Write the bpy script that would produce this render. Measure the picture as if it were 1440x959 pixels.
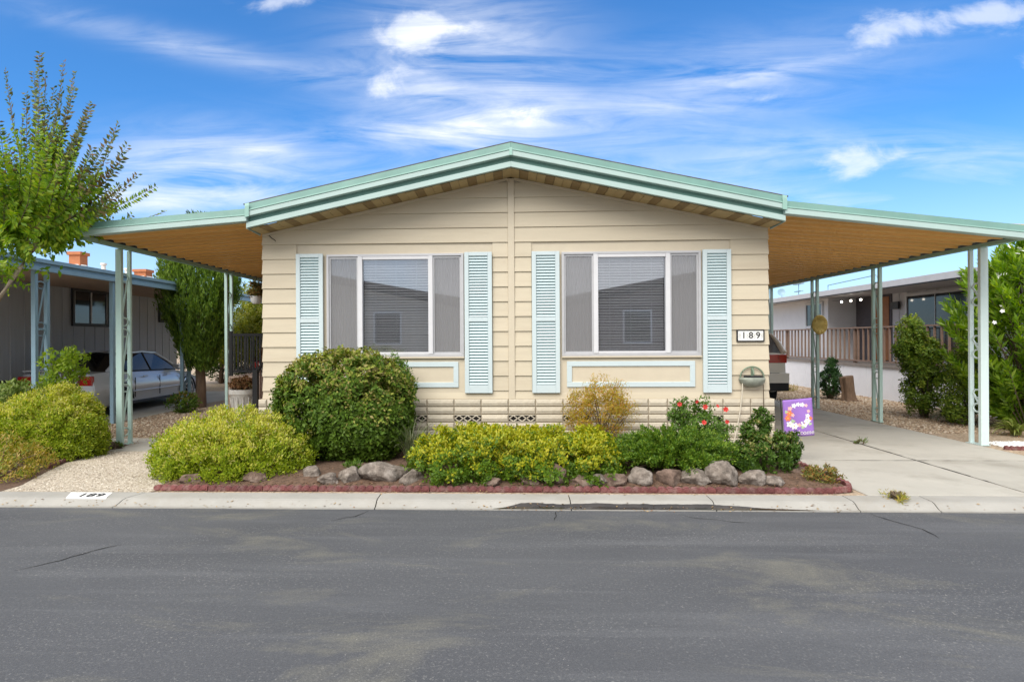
import bpy, math, random
import numpy as np
from mathutils import Vector, Matrix, noise as mnoise

for o in list(bpy.data.objects):
    bpy.data.objects.remove(o, do_unlink=True)
S = bpy.context.scene
COL = S.collection
R = math.radians

# ------------------------------------------------------------------ camera
cd = bpy.data.cameras.new('camera')
cam = bpy.data.objects.new('camera', cd)
COL.objects.link(cam)
cd.sensor_width = 36.0
cd.lens = 22.0
cd.shift_x = 0.02925
cd.shift_y = -0.00125
cd.clip_start = 0.05
cd.clip_end = 2000
cam.matrix_world = (Matrix.Translation((-0.0557, -9.0765, 1.63)) @ Matrix.Rotation(0.04102, 4, 'Z')
                    @ Matrix.Rotation(math.pi / 2, 4, 'X') @ Matrix.Rotation(-0.005514, 4, 'Z'))
S.camera = cam

# ------------------------------------------------------------------ light
SUN_EL, SUN_ROT = R(47), R(206)
sd = bpy.data.lights.new('sun', 'SUN')
sd.energy = 1.45
sd.angle = R(50)
sd.color = (1.0, 0.95, 0.88)
sun = bpy.data.objects.new('sun', sd)
COL.objects.link(sun)
sdir = Vector((math.sin(SUN_ROT) * math.cos(SUN_EL), math.cos(SUN_ROT) * math.cos(SUN_EL), math.sin(SUN_EL)))
sun.rotation_euler = sdir.to_track_quat('Z', 'Y').to_euler()
sun.location = sdir * 60
S.view_settings.view_transform = 'Standard'
S.view_settings.look = 'None'
S.view_settings.exposure = 1.62
S.view_settings.gamma = 1.0

# ------------------------------------------------------------------ sky
W = bpy.data.worlds.new('World')
S.world = W
W.use_nodes = True
nt = W.node_tree
nt.nodes.clear()


def N(t, typ, **kw):
    n = t.nodes.new(typ)
    for k, v in kw.items():
        setattr(n, k, v)
    return n


def math_node(t, op, a, b=None, c=None, clamp=False):
    n = N(t, 'ShaderNodeMath', operation=op, use_clamp=clamp)
    for i, v in enumerate((a, b, c)):
        if v is None:
            continue
        if isinstance(v, (int, float)):
            n.inputs[i].default_value = v
        else:
            t.links.new(v, n.inputs[i])
    return n.outputs[0]


def build_sky():
    t = nt
    L = t.links.new
    out = N(t, 'ShaderNodeOutputWorld')
    bg = N(t, 'ShaderNodeBackground')
    bg.inputs['Strength'].default_value = 0.10
    sky = N(t, 'ShaderNodeTexSky', sky_type='NISHITA')
    sky.sun_disc = False
    sky.sun_elevation = SUN_EL
    sky.sun_rotation = SUN_ROT
    sky.altitude = 50
    sky.air_density = 1.0
    sky.dust_density = 0.6
    sky.ozone_density = 2.5
    tint = N(t, 'ShaderNodeMix', data_type='RGBA', blend_type='MULTIPLY')
    tint.inputs[0].default_value = 1.0
    L(sky.outputs[0], tint.inputs[6])
    tint.inputs[7].default_value = SKY_TINT
    tc = N(t, 'ShaderNodeTexCoord')
    sep = N(t, 'ShaderNodeSeparateXYZ')
    L(tc.outputs['Generated'], sep.inputs[0])
    ay = math_node(t, 'MAXIMUM', math_node(t, 'ABSOLUTE', sep.outputs[1]), 0.25)
    u = math_node(t, 'DIVIDE', sep.outputs[0], ay)
    v = math_node(t, 'DIVIDE', sep.outputs[2], ay)
    cmb = N(t, 'ShaderNodeCombineXYZ')
    L(u, cmb.inputs[0])
    L(v, cmb.inputs[1])
    uv = cmb.outputs[0]

    def ellipse(cx, cy, a, b, ang, amp):
        m = N(t, 'ShaderNodeMapping', vector_type='TEXTURE')
        m.inputs['Location'].default_value = (cx, cy, 0)
        m.inputs['Rotation'].default_value = (0, 0, R(ang))
        m.inputs['Scale'].default_value = (a, b, 1)
        L(uv, m.inputs['Vector'])
        d = N(t, 'ShaderNodeVectorMath', operation='DOT_PRODUCT')
        L(m.outputs[0], d.inputs[0])
        L(m.outputs[0], d.inputs[1])
        e = math_node(t, 'EXPONENT', math_node(t, 'MULTIPLY', d.outputs['Value'], -1.0))
        return math_node(t, 'MULTIPLY', e, amp)

    def total(lst):
        acc = None
        for e in lst:
            x = ellipse(*e)
            acc = x if acc is None else math_node(t, 'ADD', acc, x)
        return acc

    def fbm(scale, sx, sy, ang, detail, dist, off):
        m = N(t, 'ShaderNodeMapping')
        m.inputs['Location'].default_value = (off, off * 0.7, off * 1.3)
        m.inputs['Rotation'].default_value = (0, 0, R(ang))
        m.inputs['Scale'].default_value = (sx, sy, 1)
        L(uv, m.inputs['Vector'])
        n = N(t, 'ShaderNodeTexNoise')
        n.inputs['Scale'].default_value = scale
        n.inputs['Detail'].default_value = detail
        n.inputs['Roughness'].default_value = 0.6
        n.inputs['Distortion'].default_value = dist
        L(m.outputs[0], n.inputs['Vector'])
        return n.outputs['Fac']

    wisps = [(-0.08, 0.43, 0.16, 0.12, 0, 0.85), (-0.11, 0.334, 0.15, 0.02, 0, 0.45), (0.0, 0.375, 0.1, 0.04, 10, 0.3),
             (-0.51, 0.29, 0.17, 0.06, 0, 0.7), (-0.57, 0.232, 0.18, 0.03, 0, 0.7), (-0.395, 0.308, 0.07, 0.016, 0, 0.5),
             (-0.535, 0.485, 0.26, 0.022, -14, 0.42), (0.32, 0.41, 0.32, 0.055, 9, 0.42), (0.40, 0.415, 0.16, 0.016, 10, 0.35),
             (0.2, 0.35, 0.25, 0.03, 4, 0.35), (0.49, 0.212, 0.16, 0.02, -3, 0.6), (0.3, 0.27, 0.28, 0.05, 5, 0.3),
             (0.6, 0.29, 0.25, 0.03, -3, 0.35), (0.75, 0.25, 0.2, 0.04, 0, 0.3), (-0.1, 0.25, 0.5, 0.06, 0, 0.25)]
    puffs = [(-0.208, 0.41, 0.045, 0.035, 25, 0.75), (-0.12, 0.505, 0.09, 0.03, 0, 0.75), (-0.155, 0.475, 0.06, 0.03, 0, 0.5),
             (0.5385, 0.272, 0.066, 0.024, 6, 1.35), (0.57, 0.477, 0.06, 0.026, 20, 0.95), (0.70, 0.490, 0.10, 0.020, 8, 1.0),
             (0.785, 0.50, 0.05, 0.03, 0, 0.8), (0.80, 0.425, 0.025, 0.018, 30, 0.7), (-0.364, 0.548, 0.06, 0.014, 4, 0.9),
             (0.405, 0.376, 0.03, 0.01, 8, 0.5), (0.03, 0.365, 0.05, 0.02, 0, 0.5)]
    n1 = fbm(3.0, 1.1, 6.5, 7, 10, 1.1, 3.1)
    n2 = fbm(11.0, 1.0, 1.7, 4, 10, 0.35, 7.7)
    w = total(wisps)
    wn = math_node(t, 'MULTIPLY', w, math_node(t, 'ADD', math_node(t, 'MULTIPLY', math_node(t, 'SUBTRACT', n1, 0.40), 3.4), 0.32, clamp=True))
    wn = math_node(t, 'MULTIPLY', wn, math_node(t, 'ADD', math_node(t, 'MULTIPLY', n2, 0.9), 0.55))
    p = total(puffs)
    pn = math_node(t, 'SUBTRACT', math_node(t, 'ADD', p, math_node(t, 'MULTIPLY', math_node(t, 'SUBTRACT', n2, 0.5), 3.4)), 0.46)
    mr = N(t, 'ShaderNodeMapRange', interpolation_type='SMOOTHSTEP')
    L(pn, mr.inputs[0])
    mr.inputs[1].default_value = -0.25
    mr.inputs[2].default_value = 0.85
    pg = math_node(t, 'MULTIPLY', mr.outputs[0], math_node(t, 'MULTIPLY', p, 2.2, clamp=True), clamp=True)
    amt = math_node(t, 'ADD', math_node(t, 'MULTIPLY', wn, 0.72), math_node(t, 'MULTIPLY', pg, 0.52), clamp=True)
    # near-even cloud added out of view for fill light (overhead and behind the photographer)
    m3 = N(t, 'ShaderNodeTexNoise')
    m3.inputs['Scale'].default_value = 2.6
    m3.inputs['Detail'].default_value = 7
    m3.inputs['Distortion'].default_value = 0.6
    L(tc.outputs['Generated'], m3.inputs['Vector'])
    cov = N(t, 'ShaderNodeMapRange', interpolation_type='SMOOTHSTEP')
    L(m3.outputs['Fac'], cov.inputs[0])
    cov.inputs[1].default_value = 0.36
    cov.inputs[2].default_value = 0.58
    cov.inputs[3].default_value = 0.8
    cov.inputs[4].default_value = 1.0
    # region: past the top of the frame, or behind
    rg1 = N(t, 'ShaderNodeMapRange', interpolation_type='SMOOTHSTEP')
    L(math_node(t, 'ADD', math_node(t, 'MULTIPLY', sep.outputs[1], -1.0), math_node(t, 'MULTIPLY', sep.outputs[2], 0.9)), rg1.inputs[0])
    rg1.inputs[1].default_value = -0.42
    rg1.inputs[2].default_value = 0.25
    amt = math_node(t, 'MAXIMUM', amt, math_node(t, 'MULTIPLY', cov.outputs[0], rg1.outputs[0]))
    up = N(t, 'ShaderNodeMapRange')
    L(sep.outputs[2], up.inputs[0])
    up.inputs[1].default_value = 0.0
    up.inputs[2].default_value = 0.05
    amt = math_node(t, 'MULTIPLY', amt, up.outputs[0])
    hz = N(t, 'ShaderNodeMapRange', interpolation_type='SMOOTHSTEP')
    L(sep.outputs[2], hz.inputs[0])
    hz.inputs[1].default_value = 0.30
    hz.inputs[2].default_value = -0.02
    hz.inputs[3].default_value = 0.0
    hz.inputs[4].default_value = 0.5
    amt = math_node(t, 'MAXIMUM', amt, hz.outputs[0])
    mix = N(t, 'ShaderNodeMix', data_type='RGBA')
    L(amt, mix.inputs[0])
    L(tint.outputs[2], mix.inputs[6])
    mix.inputs[7].default_value = CLOUD_COL
    L(mix.outputs[2], bg.inputs[0])
    L(bg.outputs[0], out.inputs[0])


SKY_TINT = (0.20, 0.45, 0.67, 1)
CLOUD_COL = (3.7, 3.8, 4.0, 1)
build_sky()

# ------------------------------------------------------------------ materials
MATS = {}


def mat(name, col, rough=0.6, var=0.12, scale=6.0, bump=0.0, bscale=60.0, metal=0.0, spec=0.4, stretch=(1, 1, 1), dirt=None, dirt_scale=2.0, dirt_amt=0.5, emit=None, coat=0.0, piece=0.0):
    if name in MATS:
        return MATS[name]
    m = bpy.data.materials.new(name)
    m.use_nodes = True
    t = m.node_tree
    b = t.nodes['Principled BSDF']
    L = t.links.new
    b.inputs['Roughness'].default_value = rough
    b.inputs['Metallic'].default_value = metal
    b.inputs['Specular IOR Level'].default_value = spec
    if coat:
        b.inputs['Coat Weight'].default_value = coat
        b.inputs['Coat Roughness'].default_value = 0.05
    tc = N(t, 'ShaderNodeTexCoord')
    mp = N(t, 'ShaderNodeMapping')
    mp.inputs['Scale'].default_value = stretch
    L(tc.outputs['Object'], mp.inputs[0])
    n = N(t, 'ShaderNodeTexNoise')
    n.inputs['Scale'].default_value = scale
    n.inputs['Detail'].default_value = 6
    n.inputs['Roughness'].default_value = 0.65
    L(mp.outputs[0], n.inputs['Vector'])
    rmp = N(t, 'ShaderNodeValToRGB')
    rmp.color_ramp.elements[0].position = 0.3
    rmp.color_ramp.elements[1].position = 0.7
    lo = [c * (1 - var) for c in col[:3]]
    hi = [min(1, c * (1 + var)) for c in col[:3]]
    rmp.color_ramp.elements[0].color = (*lo, 1)
    rmp.color_ramp.elements[1].color = (*hi, 1)
    L(n.outputs['Fac'], rmp.inputs[0])
    c = rmp.outputs[0]
    if dirt:
        n3 = N(t, 'ShaderNodeTexNoise')
        n3.inputs['Scale'].default_value = dirt_scale
        n3.inputs['Detail'].default_value = 8
        n3.inputs['Roughness'].default_value = 0.7
        L(mp.outputs[0], n3.inputs['Vector'])
        r3 = N(t, 'ShaderNodeMapRange')
        L(n3.outputs['Fac'], r3.inputs[0])
        r3.inputs[1].default_value = 0.5
        r3.inputs[2].default_value = 0.72
        r3.inputs[4].default_value = dirt_amt
        mx = N(t, 'ShaderNodeMix', data_type='RGBA')
        L(r3.outputs[0], mx.inputs[0])
        L(c, mx.inputs[6])
        mx.inputs[7].default_value = (*dirt, 1)
        c = mx.outputs[2]
    if piece:
        oi = N(t, 'ShaderNodeObjectInfo')
        pv = N(t, 'ShaderNodeMapRange')
        L(oi.outputs['Random'], pv.inputs[0])
        pv.inputs[3].default_value = 1 - piece
        pv.inputs[4].default_value = 1 + piece * .6
        hs = N(t, 'ShaderNodeHueSaturation')
        L(pv.outputs[0], hs.inputs['Value'])
        L(c, hs.inputs['Color'])
        c = hs.outputs[0]
    L(c, b.inputs['Base Color'])
    if bump:
        n2 = N(t, 'ShaderNodeTexNoise')
        n2.inputs['Scale'].default_value = bscale
        n2.inputs['Detail'].default_value = 4
        L(mp.outputs[0], n2.inputs['Vector'])
        bp = N(t, 'ShaderNodeBump')
        bp.inputs['Strength'].default_value = bump
        bp.inputs['Distance'].default_value = 0.01
        L(n2.outputs['Fac'], bp.inputs['Height'])
        L(bp.outputs[0], b.inputs['Normal'])
    if emit:
        b.inputs['Emission Color'].default_value = (*emit[:3], 1)
        b.inputs['Emission Strength'].default_value = emit[3]
    MATS[name] = m
    return m


def leaf_mat(name, cols, trans=0.3, rough=0.5, gloss=0.35):
    m = bpy.data.materials.new(name)
    m.use_nodes = True
    t = m.node_tree
    L = t.links.new
    b = t.nodes['Principled BSDF']
    out = t.nodes['Material Output']
    g = N(t, 'ShaderNodeNewGeometry')
    rmp = N(t, 'ShaderNodeValToRGB')
    el = rmp.color_ramp.elements
    while len(el) < len(cols):
        el.new(0.5)
    for i, c in enumerate(cols):
        el[i].position = i / (len(cols) - 1)
        el[i].color = (*c, 1)
    L(g.outputs['Random Per Island'], rmp.inputs[0])
    L(rmp.outputs[0], b.inputs['Base Color'])
    b.inputs['Roughness'].default_value = rough
    b.inputs['Specular IOR Level'].default_value = gloss
    tr = N(t, 'ShaderNodeBsdfTranslucent')
    hs = N(t, 'ShaderNodeHueSaturation')
    hs.inputs['Value'].default_value = 1.5
    hs.inputs['Saturation'].default_value = 1.15
    L(rmp.outputs[0], hs.inputs['Color'])
    L(hs.outputs[0], tr.inputs[0])
    mx = N(t, 'ShaderNodeMixShader')
    mx.inputs[0].default_value = trans
    L(b.outputs[0], mx.inputs[1])
    L(tr.outputs[0], mx.inputs[2])
    L(mx.outputs[0], out.inputs[0])
    return m


def glass_mat(name, tint=(0.8, 0.82, 0.85), refl=0.16):
    m = bpy.data.materials.new(name)
    m.use_nodes = True
    t = m.node_tree
    L = t.links.new
    t.nodes.remove(t.nodes['Principled BSDF'])
    out = t.nodes['Material Output']
    a = N(t, 'ShaderNodeBsdfTransparent')
    a.inputs[0].default_value = (*tint, 1)
    g = N(t, 'ShaderNodeBsdfGlossy')
    g.inputs['Roughness'].default_value = 0.012
    g.inputs['Color'].default_value = (0.95, 0.97, 1, 1)
    f = N(t, 'ShaderNodeFresnel')
    f.inputs[0].default_value = 1.5
    x = math_node(t, 'ADD', f.outputs[0], refl, clamp=True)
    mx = N(t, 'ShaderNodeMixShader')
    L(x, mx.inputs[0])
    L(a.outputs[0], mx.inputs[1])
    L(g.outputs[0], mx.inputs[2])
    L(mx.outputs[0], out.inputs[0])
    return m


def screen_mat(name, col, alpha):
    m = bpy.data.materials.new(name)
    m.use_nodes = True
    t = m.node_tree
    L = t.links.new
    b = t.nodes['Principled BSDF']
    out = t.nodes['Material Output']
    b.inputs['Base Color'].default_value = (*col, 1)
    b.inputs['Roughness'].default_value = 0.6
    a = N(t, 'ShaderNodeBsdfTransparent')
    mx = N(t, 'ShaderNodeMixShader')
    mx.inputs[0].default_value = alpha
    L(a.outputs[0], mx.inputs[1])
    L(b.outputs[0], mx.inputs[2])
    L(mx.outputs[0], out.inputs[0])
    return m


M_SIDING = mat('cream siding paint', (0.565, 0.495, 0.37), 0.55, 0.05, 3, 0.12, 90, stretch=(0.25, 1, 3), dirt=(0.42, 0.34, 0.24), dirt_scale=1.6, dirt_amt=0.4, piece=0.05)
M_PANEL = mat('cream panel paint', (0.575, 0.505, 0.385), 0.55, 0.04, 3, 0.1, 120)
M_SKIRT = mat('cream skirting block', (0.52, 0.465, 0.365), 0.75, 0.08, 7, 0.5, 40, dirt=(0.34, 0.28, 0.2), dirt_scale=3, dirt_amt=0.45, piece=0.08)
M_GROUT = mat('skirting joint', (0.30, 0.25, 0.18), 0.9, 0.1)
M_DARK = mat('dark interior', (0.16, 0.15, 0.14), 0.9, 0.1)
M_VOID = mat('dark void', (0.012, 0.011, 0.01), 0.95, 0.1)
M_MINT = mat('mint enamel', (0.27, 0.45, 0.39), 0.42, 0.05, 3, 0.05, 40, dirt=(0.25, 0.40, 0.36), dirt_scale=1.8, dirt_amt=0.3)
M_MINTD = mat('weathered teal flashing and recess shade', (0.13, 0.25, 0.215), 0.6, 0.10, 3, 0.05, 40, dirt=(0.20, 0.28, 0.25), dirt_scale=2.5, dirt_amt=0.4)
M_MINTL = mat('pale mint gutter', (0.40, 0.52, 0.49), 0.38, 0.05, 2, dirt=(0.30, 0.50, 0.45), dirt_scale=2, dirt_amt=0.25)
M_SHUT = mat('pale blue shutter', (0.54, 0.625, 0.64), 0.45, 0.03, 4)
M_SLAT = mat('shutter slat blue', (0.51, 0.60, 0.615), 0.45, 0.05, 4)
M_ALU = mat('window aluminium', (0.50, 0.50, 0.51), 0.4, 0.05, 8, metal=0.25)
M_ALUW = mat('white window bar', (0.63, 0.63, 0.645), 0.4, 0.04, 8)
M_BLIND = mat('window blind', (0.78, 0.76, 0.73), 0.6, 0.06)
M_CURT = mat('pale curtain', (0.52, 0.50, 0.48), 0.8, 0.07, 3, stretch=(6, 1, 0.3))
M_GLASS = glass_mat('window glass', (0.90, 0.91, 0.93), 0.13)
M_SCREEN = screen_mat('insect screen', (0.36, 0.355, 0.36), 0.44)
M_TAN = mat('tan awning enamel', (0.74, 0.42, 0.125), 0.45, 0.03, 0.8, stretch=(0.2, 0.8, 1), dirt=(0.58, 0.31, 0.095), dirt_scale=0.5, dirt_amt=0.35, piece=0.09)
M_SOFF = mat('soffit panel', (0.42, 0.31, 0.15), 0.6, 0.1, 5)
M_SOFFD = mat('perforated soffit panel', (0.25, 0.17, 0.075), 0.7, 0.15, 9)
M_SHING = mat('roof shingle', (0.10, 0.10, 0.10), 0.9, 0.3, 12, 0.4, 60)
M_POST = mat('mint post enamel', (0.45, 0.61, 0.565), 0.4, 0.06, 4, dirt=(0.27, 0.42, 0.38), dirt_scale=4, dirt_amt=0.35)
M_POSTW = mat('pale mint post', (0.60, 0.72, 0.70), 0.4, 0.05, 4, dirt=(0.40, 0.52, 0.5), dirt_scale=4, dirt_amt=0.3)
M_BLUE = mat('blue grey enamel', (0.22, 0.34, 0.42), 0.45, 0.07, 4)
M_BLACK = mat('black iron', (0.02, 0.02, 0.022), 0.45, 0.2)
M_WHITE = mat('white paint', (0.78, 0.78, 0.77), 0.5, 0.04)
M_RED = mat('red edging concrete', (0.165, 0.056, 0.054), 0.85, 0.3, 14, 0.5, 70, dirt=(0.30, 0.20, 0.18), dirt_scale=9, dirt_amt=0.75, piece=0.3)
M_ROCK = mat('grey lava rock', (0.175, 0.145, 0.12), 0.95, 0.55, 14, 1.0, 40, dirt=(0.32, 0.29, 0.26), dirt_scale=7, dirt_amt=0.9)
M_ROCKB = mat('brown rock', (0.155, 0.105, 0.08), 0.95, 0.45, 12, 1.0, 34, dirt=(0.26, 0.21, 0.17), dirt_scale=6, dirt_amt=0.85)
M_SOIL = mat('bark soil', (0.115, 0.07, 0.046), 0.95, 0.45, 22, 1.0, 70)
M_BARK = mat('bark', (0.155, 0.10, 0.065), 0.9, 0.3, 10, 0.9, 30, stretch=(3, 3, 0.5))
M_BARKG = mat('smooth grey bark', (0.34, 0.28, 0.21), 0.8, 0.2, 8, 0.3, 20)
M_TWIG = mat('twig', (0.11, 0.08, 0.05), 0.9, 0.3)


# ------------------------------------------------------------------ mesh helpers
class MB:
    def __init__(self):
        self.v, self.f, self.m = [], [], []

    def add(self, vs, fs, mi=0):
        o = len(self.v)
        self.v += [tuple(p) for p in vs]
        self.f += [tuple(i + o for i in f) for f in fs]
        self.m += [mi] * len(fs)
        return self

    def box(self, x0, x1, y0, y1, z0, z1, mi=0):
        vs = [(x0, y0, z0), (x1, y0, z0), (x1, y1, z0), (x0, y1, z0), (x0, y0, z1), (x1, y0, z1), (x1, y1, z1), (x0, y1, z1)]
        fs = [(0, 3, 2, 1), (4, 5, 6, 7), (0, 1, 5, 4), (1, 2, 6, 5), (2, 3, 7, 6), (3, 0, 4, 7)]
        return self.add(vs, fs, mi)

    def loft(self, rings, closed=True, caps=True, mi=0):
        n = len(rings[0])
        vs = [p for r in rings for p in r]
        fs = []
        for i in range(len(rings) - 1):
            for j in range(n if closed else n - 1):
                k = (j + 1) % n
                fs.append((i * n + j, i * n + k, (i + 1) * n + k, (i + 1) * n + j))
        if caps:
            fs.append(tuple(range(n - 1, -1, -1)))
            fs.append(tuple((len(rings) - 1) * n + j for j in range(n)))
        return self.add(vs, fs, mi)

    def tube(self, pts, r, n=6, mi=0, caps=True):
        pts = [Vector(p) for p in pts]
        rs = r if isinstance(r, (list, tuple)) else [r] * len(pts)
        rings = []
        ref = Vector((0.31, 0.17, 0.93)).normalized()
        for i, p in enumerate(pts):
            d = (pts[min(i + 1, len(pts) - 1)] - pts[max(i - 1, 0)]).normalized()
            rr = ref if abs(d.dot(ref)) < 0.95 else Vector((1, 0, 0))
            a = d.cross(rr).normalized()
            b = d.cross(a)
            rings.append([p + rs[i] * (math.cos(2 * math.pi * k / n) * a + math.sin(2 * math.pi * k / n) * b) for k in range(n)])
        return self.loft(rings, True, caps, mi)

    def bar(self, a, b, w, h, up=(0, 0, 1), mi=0):
        a, b = Vector(a), Vector(b)
        d = (b - a).normalized()
        up = Vector(up)
        if abs(d.dot(up)) > 0.98:
            up = Vector((0, 1, 0))
        s = d.cross(up).normalized()
        u = s.cross(d)
        ring = lambda p: [p + s * w / 2 + u * h / 2, p - s * w / 2 + u * h / 2, p - s * w / 2 - u * h / 2, p + s * w / 2 - u * h / 2]
        return self.loft([ring(a), ring(b)], True, True, mi)

    def lathe(self, prof, c=(0, 0, 0), n=20, mi=0):
        rings = [[(c[0] + r * math.cos(2 * math.pi * k / n), c[1] + r * math.sin(2 * math.pi * k / n), c[2] + z) for k in range(n)] for r, z in prof]
        return self.loft(rings, True, True, mi)

    def build(self, name, mats, parent=None, smooth=False, bevel=0.0):
        return link_mesh(name, self.mesh(name, mats, smooth), parent, bevel)

    def mesh(self, name, mats, smooth=False):
        me = bpy.data.meshes.new(name)
        me.from_pydata(self.v, [], self.f)
        for m in (mats if isinstance(mats, (list, tuple)) else [mats]):
            me.materials.append(m)
        if any(self.m):
            me.polygons.foreach_set('material_index', self.m)
        if smooth:
            me.polygons.foreach_set('use_smooth', [True] * len(me.polygons))
            try:
                me.set_sharp_from_angle(angle=R(40))
            except Exception:
                pass
        me.update()
        return me


def link_mesh(name, me, parent=None, bevel=0.0):
    o = bpy.data.objects.new(name, me)
    COL.objects.link(o)
    if parent:
        o.parent = parent
    if bevel:
        b = o.modifiers.new('bevel', 'BEVEL')
        b.width = bevel
        b.segments = 2
        b.limit_method = 'ANGLE'
    return o


def tag(o, label=None, cat=None, group=None, kind=None):
    if label:
        o['label'] = label
    if cat:
        o['category'] = cat
    if group:
        o['group'] = group
    if kind:
        o['kind'] = kind
    return o


def thing(name, label, cat, loc=(0, 0, 0), rz=0.0, group=None):
    o = bpy.data.objects.new(name, None)
    o.empty_display_size = 0.2
    COL.objects.link(o)
    o.location = loc
    o.rotation_euler = (0, 0, rz)
    return tag(o, label, cat, group)


def copy_tree(o, parent=None):
    c = o.copy()
    COL.objects.link(c)
    c.parent = parent
    for ch in list(o.children):
        copy_tree(ch, c)
    return c


def BX(name, m, parent, *b, bevel=0.0):
    return MB().box(*b).build(name, m, parent, bevel=bevel)


def np_mesh(name, V, T, mats, mi=None, smooth=False):
    me = bpy.data.meshes.new(name)
    V = np.ascontiguousarray(V, np.float32)
    T = np.ascontiguousarray(T, np.int32)
    me.vertices.add(len(V))
    me.vertices.foreach_set('co', V.ravel())
    k = T.shape[1]
    me.loops.add(T.size)
    me.loops.foreach_set('vertex_index', T.ravel())
    me.polygons.add(len(T))
    me.polygons.foreach_set('loop_start', np.arange(0, T.size, k, dtype=np.int32))
    me.polygons.foreach_set('loop_total', np.full(len(T), k, np.int32))
    for m in (mats if isinstance(mats, (list, tuple)) else [mats]):
        me.materials.append(m)
    if mi is not None:
        me.polygons.foreach_set('material_index', np.ascontiguousarray(mi, np.int32))
    me.update(calc_edges=True)
    me.validate()
    return me


def unit(a):
    return a / np.maximum(np.linalg.norm(a, axis=-1, keepdims=True), 1e-9)


def leaf_arrays(P, D, Nn, L, Wd, fold=0.25):
    """kite-shaped folded leaves: base P, direction D, face normal Nn"""
    D = unit(D)
    Sd = unit(np.cross(D, Nn))
    Nn = np.cross(Sd, D)
    L = np.asarray(L)[:, None] if np.ndim(L) else L
    Wd = np.asarray(Wd)[:, None] if np.ndim(Wd) else Wd
    mid = P + D * L * 0.45
    V = np.stack([P, mid + Sd * Wd * 0.5 + Nn * Wd * fold, P + D * L, mid - Sd * Wd * 0.5 + Nn * Wd * fold], 1)
    n = len(P)
    b = np.arange(n)[:, None] * 4
    T = np.concatenate([b + [0, 1, 2], b + [0, 2, 3]], 1).reshape(-1, 3)
    return V.reshape(-1, 3), T


def rand_dirs(rg, n):
    return unit(rg.normal(size=(n, 3)))


def stems(parent, base, tips, r, m=None, seed=0, name='stem'):
    rnd = random.Random(seed)
    mb = MB()
    for tp in tips:
        b = Vector(base) + Vector((rnd.uniform(-.06, .06), rnd.uniform(-.06, .06), 0))
        tpv = Vector(tp)
        mid = b.lerp(tpv, 0.5) + Vector((rnd.uniform(-.05, .05), rnd.uniform(-.05, .05), 0.06))
        mb.tube([b, mid, tpv], [r, r * 0.7, r * 0.3], 5)
    return mb.build(name, m or M_TWIG, parent)


def shrub(name, label, cat, lobes, n_clump, per, leaf, clr, mats, seed=1, up=0.5, topmat=None, zmin=0.0, group=None, spread=0.6, inner=0.25, flat=0.0, jit=0.1, p=2.0, loc=None):
    """lobes: (cx,cy,cz,rx,ry,rz). Clumps of leaves sit on the lobes' surfaces; topmat = share of the second leaf
    material (young growth) on upward-facing clumps."""
    rg = np.random.default_rng(seed)
    c0 = lobes[0]
    base = Vector(loc) if loc else Vector((c0[0], c0[1], zmin))
    t = thing(name, label, cat, base, 0, group)
    area = np.array([l[3] * l[4] + l[3] * l[5] + l[4] * l[5] for l in lobes])
    ks = rg.choice(len(lobes), n_clump, p=area / area.sum())
    Lb = np.array(lobes)[ks]
    d = rand_dirs(rg, n_clump)
    # superellipsoid
    d = d / (np.sum(np.abs(d) ** p, 1, keepdims=True) ** (1 / p))
    rad = 1.0 + rg.normal(size=(n_clump, 1)) * jit
    inn = rg.random((n_clump, 1)) < inner
    rad = np.where(inn, rg.uniform(0.45, 0.9, (n_clump, 1)), rad)
    C = Lb[:, :3] + d * Lb[:, 3:6] * rad
    out = unit(d / Lb[:, 3:6])
    keep = C[:, 2] > zmin + 0.02
    # drop clumps well inside another lobe
    for i, l in enumerate(lobes):
        q = np.sum(((C - np.array(l[:3])) / np.array(l[3:6])) ** 2, 1)
        keep &= ~((q < 0.35) & (ks != i))
    C, out = C[keep], out[keep]
    n = len(C)
    idx = np.repeat(np.arange(n), per)
    m = len(idx)
    off = rand_dirs(rg, m) * (rg.random((m, 1)) ** 0.5) * clr
    P = C[idx] + off
    o = out[idx]
    tang = np.cross(o, rg.normal(size=(m, 3)))
    D = o * 0.30 + np.array([0, 0, up * 0.75]) + unit(tang) * spread * 1.15
    Nn = o + rg.normal(size=(m, 3)) * 0.38 + np.array([0, 0, 0.25 + flat])
    sc = rg.uniform(0.7, 1.25, m)
    P[:, 2] = np.maximum(P[:, 2], zmin + 0.015)
    V, T = leaf_arrays(P - np.array(base), D, Nn, leaf[0] * sc, leaf[1] * sc)
    mi = None
    ms = mats if isinstance(mats, list) else [mats]
    if len(ms) > 1:
        # young growth carried on the upward-facing shoots
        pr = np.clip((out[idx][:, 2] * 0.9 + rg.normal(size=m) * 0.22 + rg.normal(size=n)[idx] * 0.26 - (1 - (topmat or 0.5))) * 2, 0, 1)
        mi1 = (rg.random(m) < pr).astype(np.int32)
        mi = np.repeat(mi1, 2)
    o_ = link_mesh('foliage', np_mesh('foliage', V, T, ms, mi), t)
    tips = [C[i] - np.array(base) for i in rg.choice(n, min(n, 26), replace=False)]
    stems(t, (0, 0, 0), [tuple(np.array(x) * 0.92) for x in tips], 0.012, seed=seed)
    return t


# ================================================================== SETTING
def struct(o):
    o['kind'] = 'structure'
    return o


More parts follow.
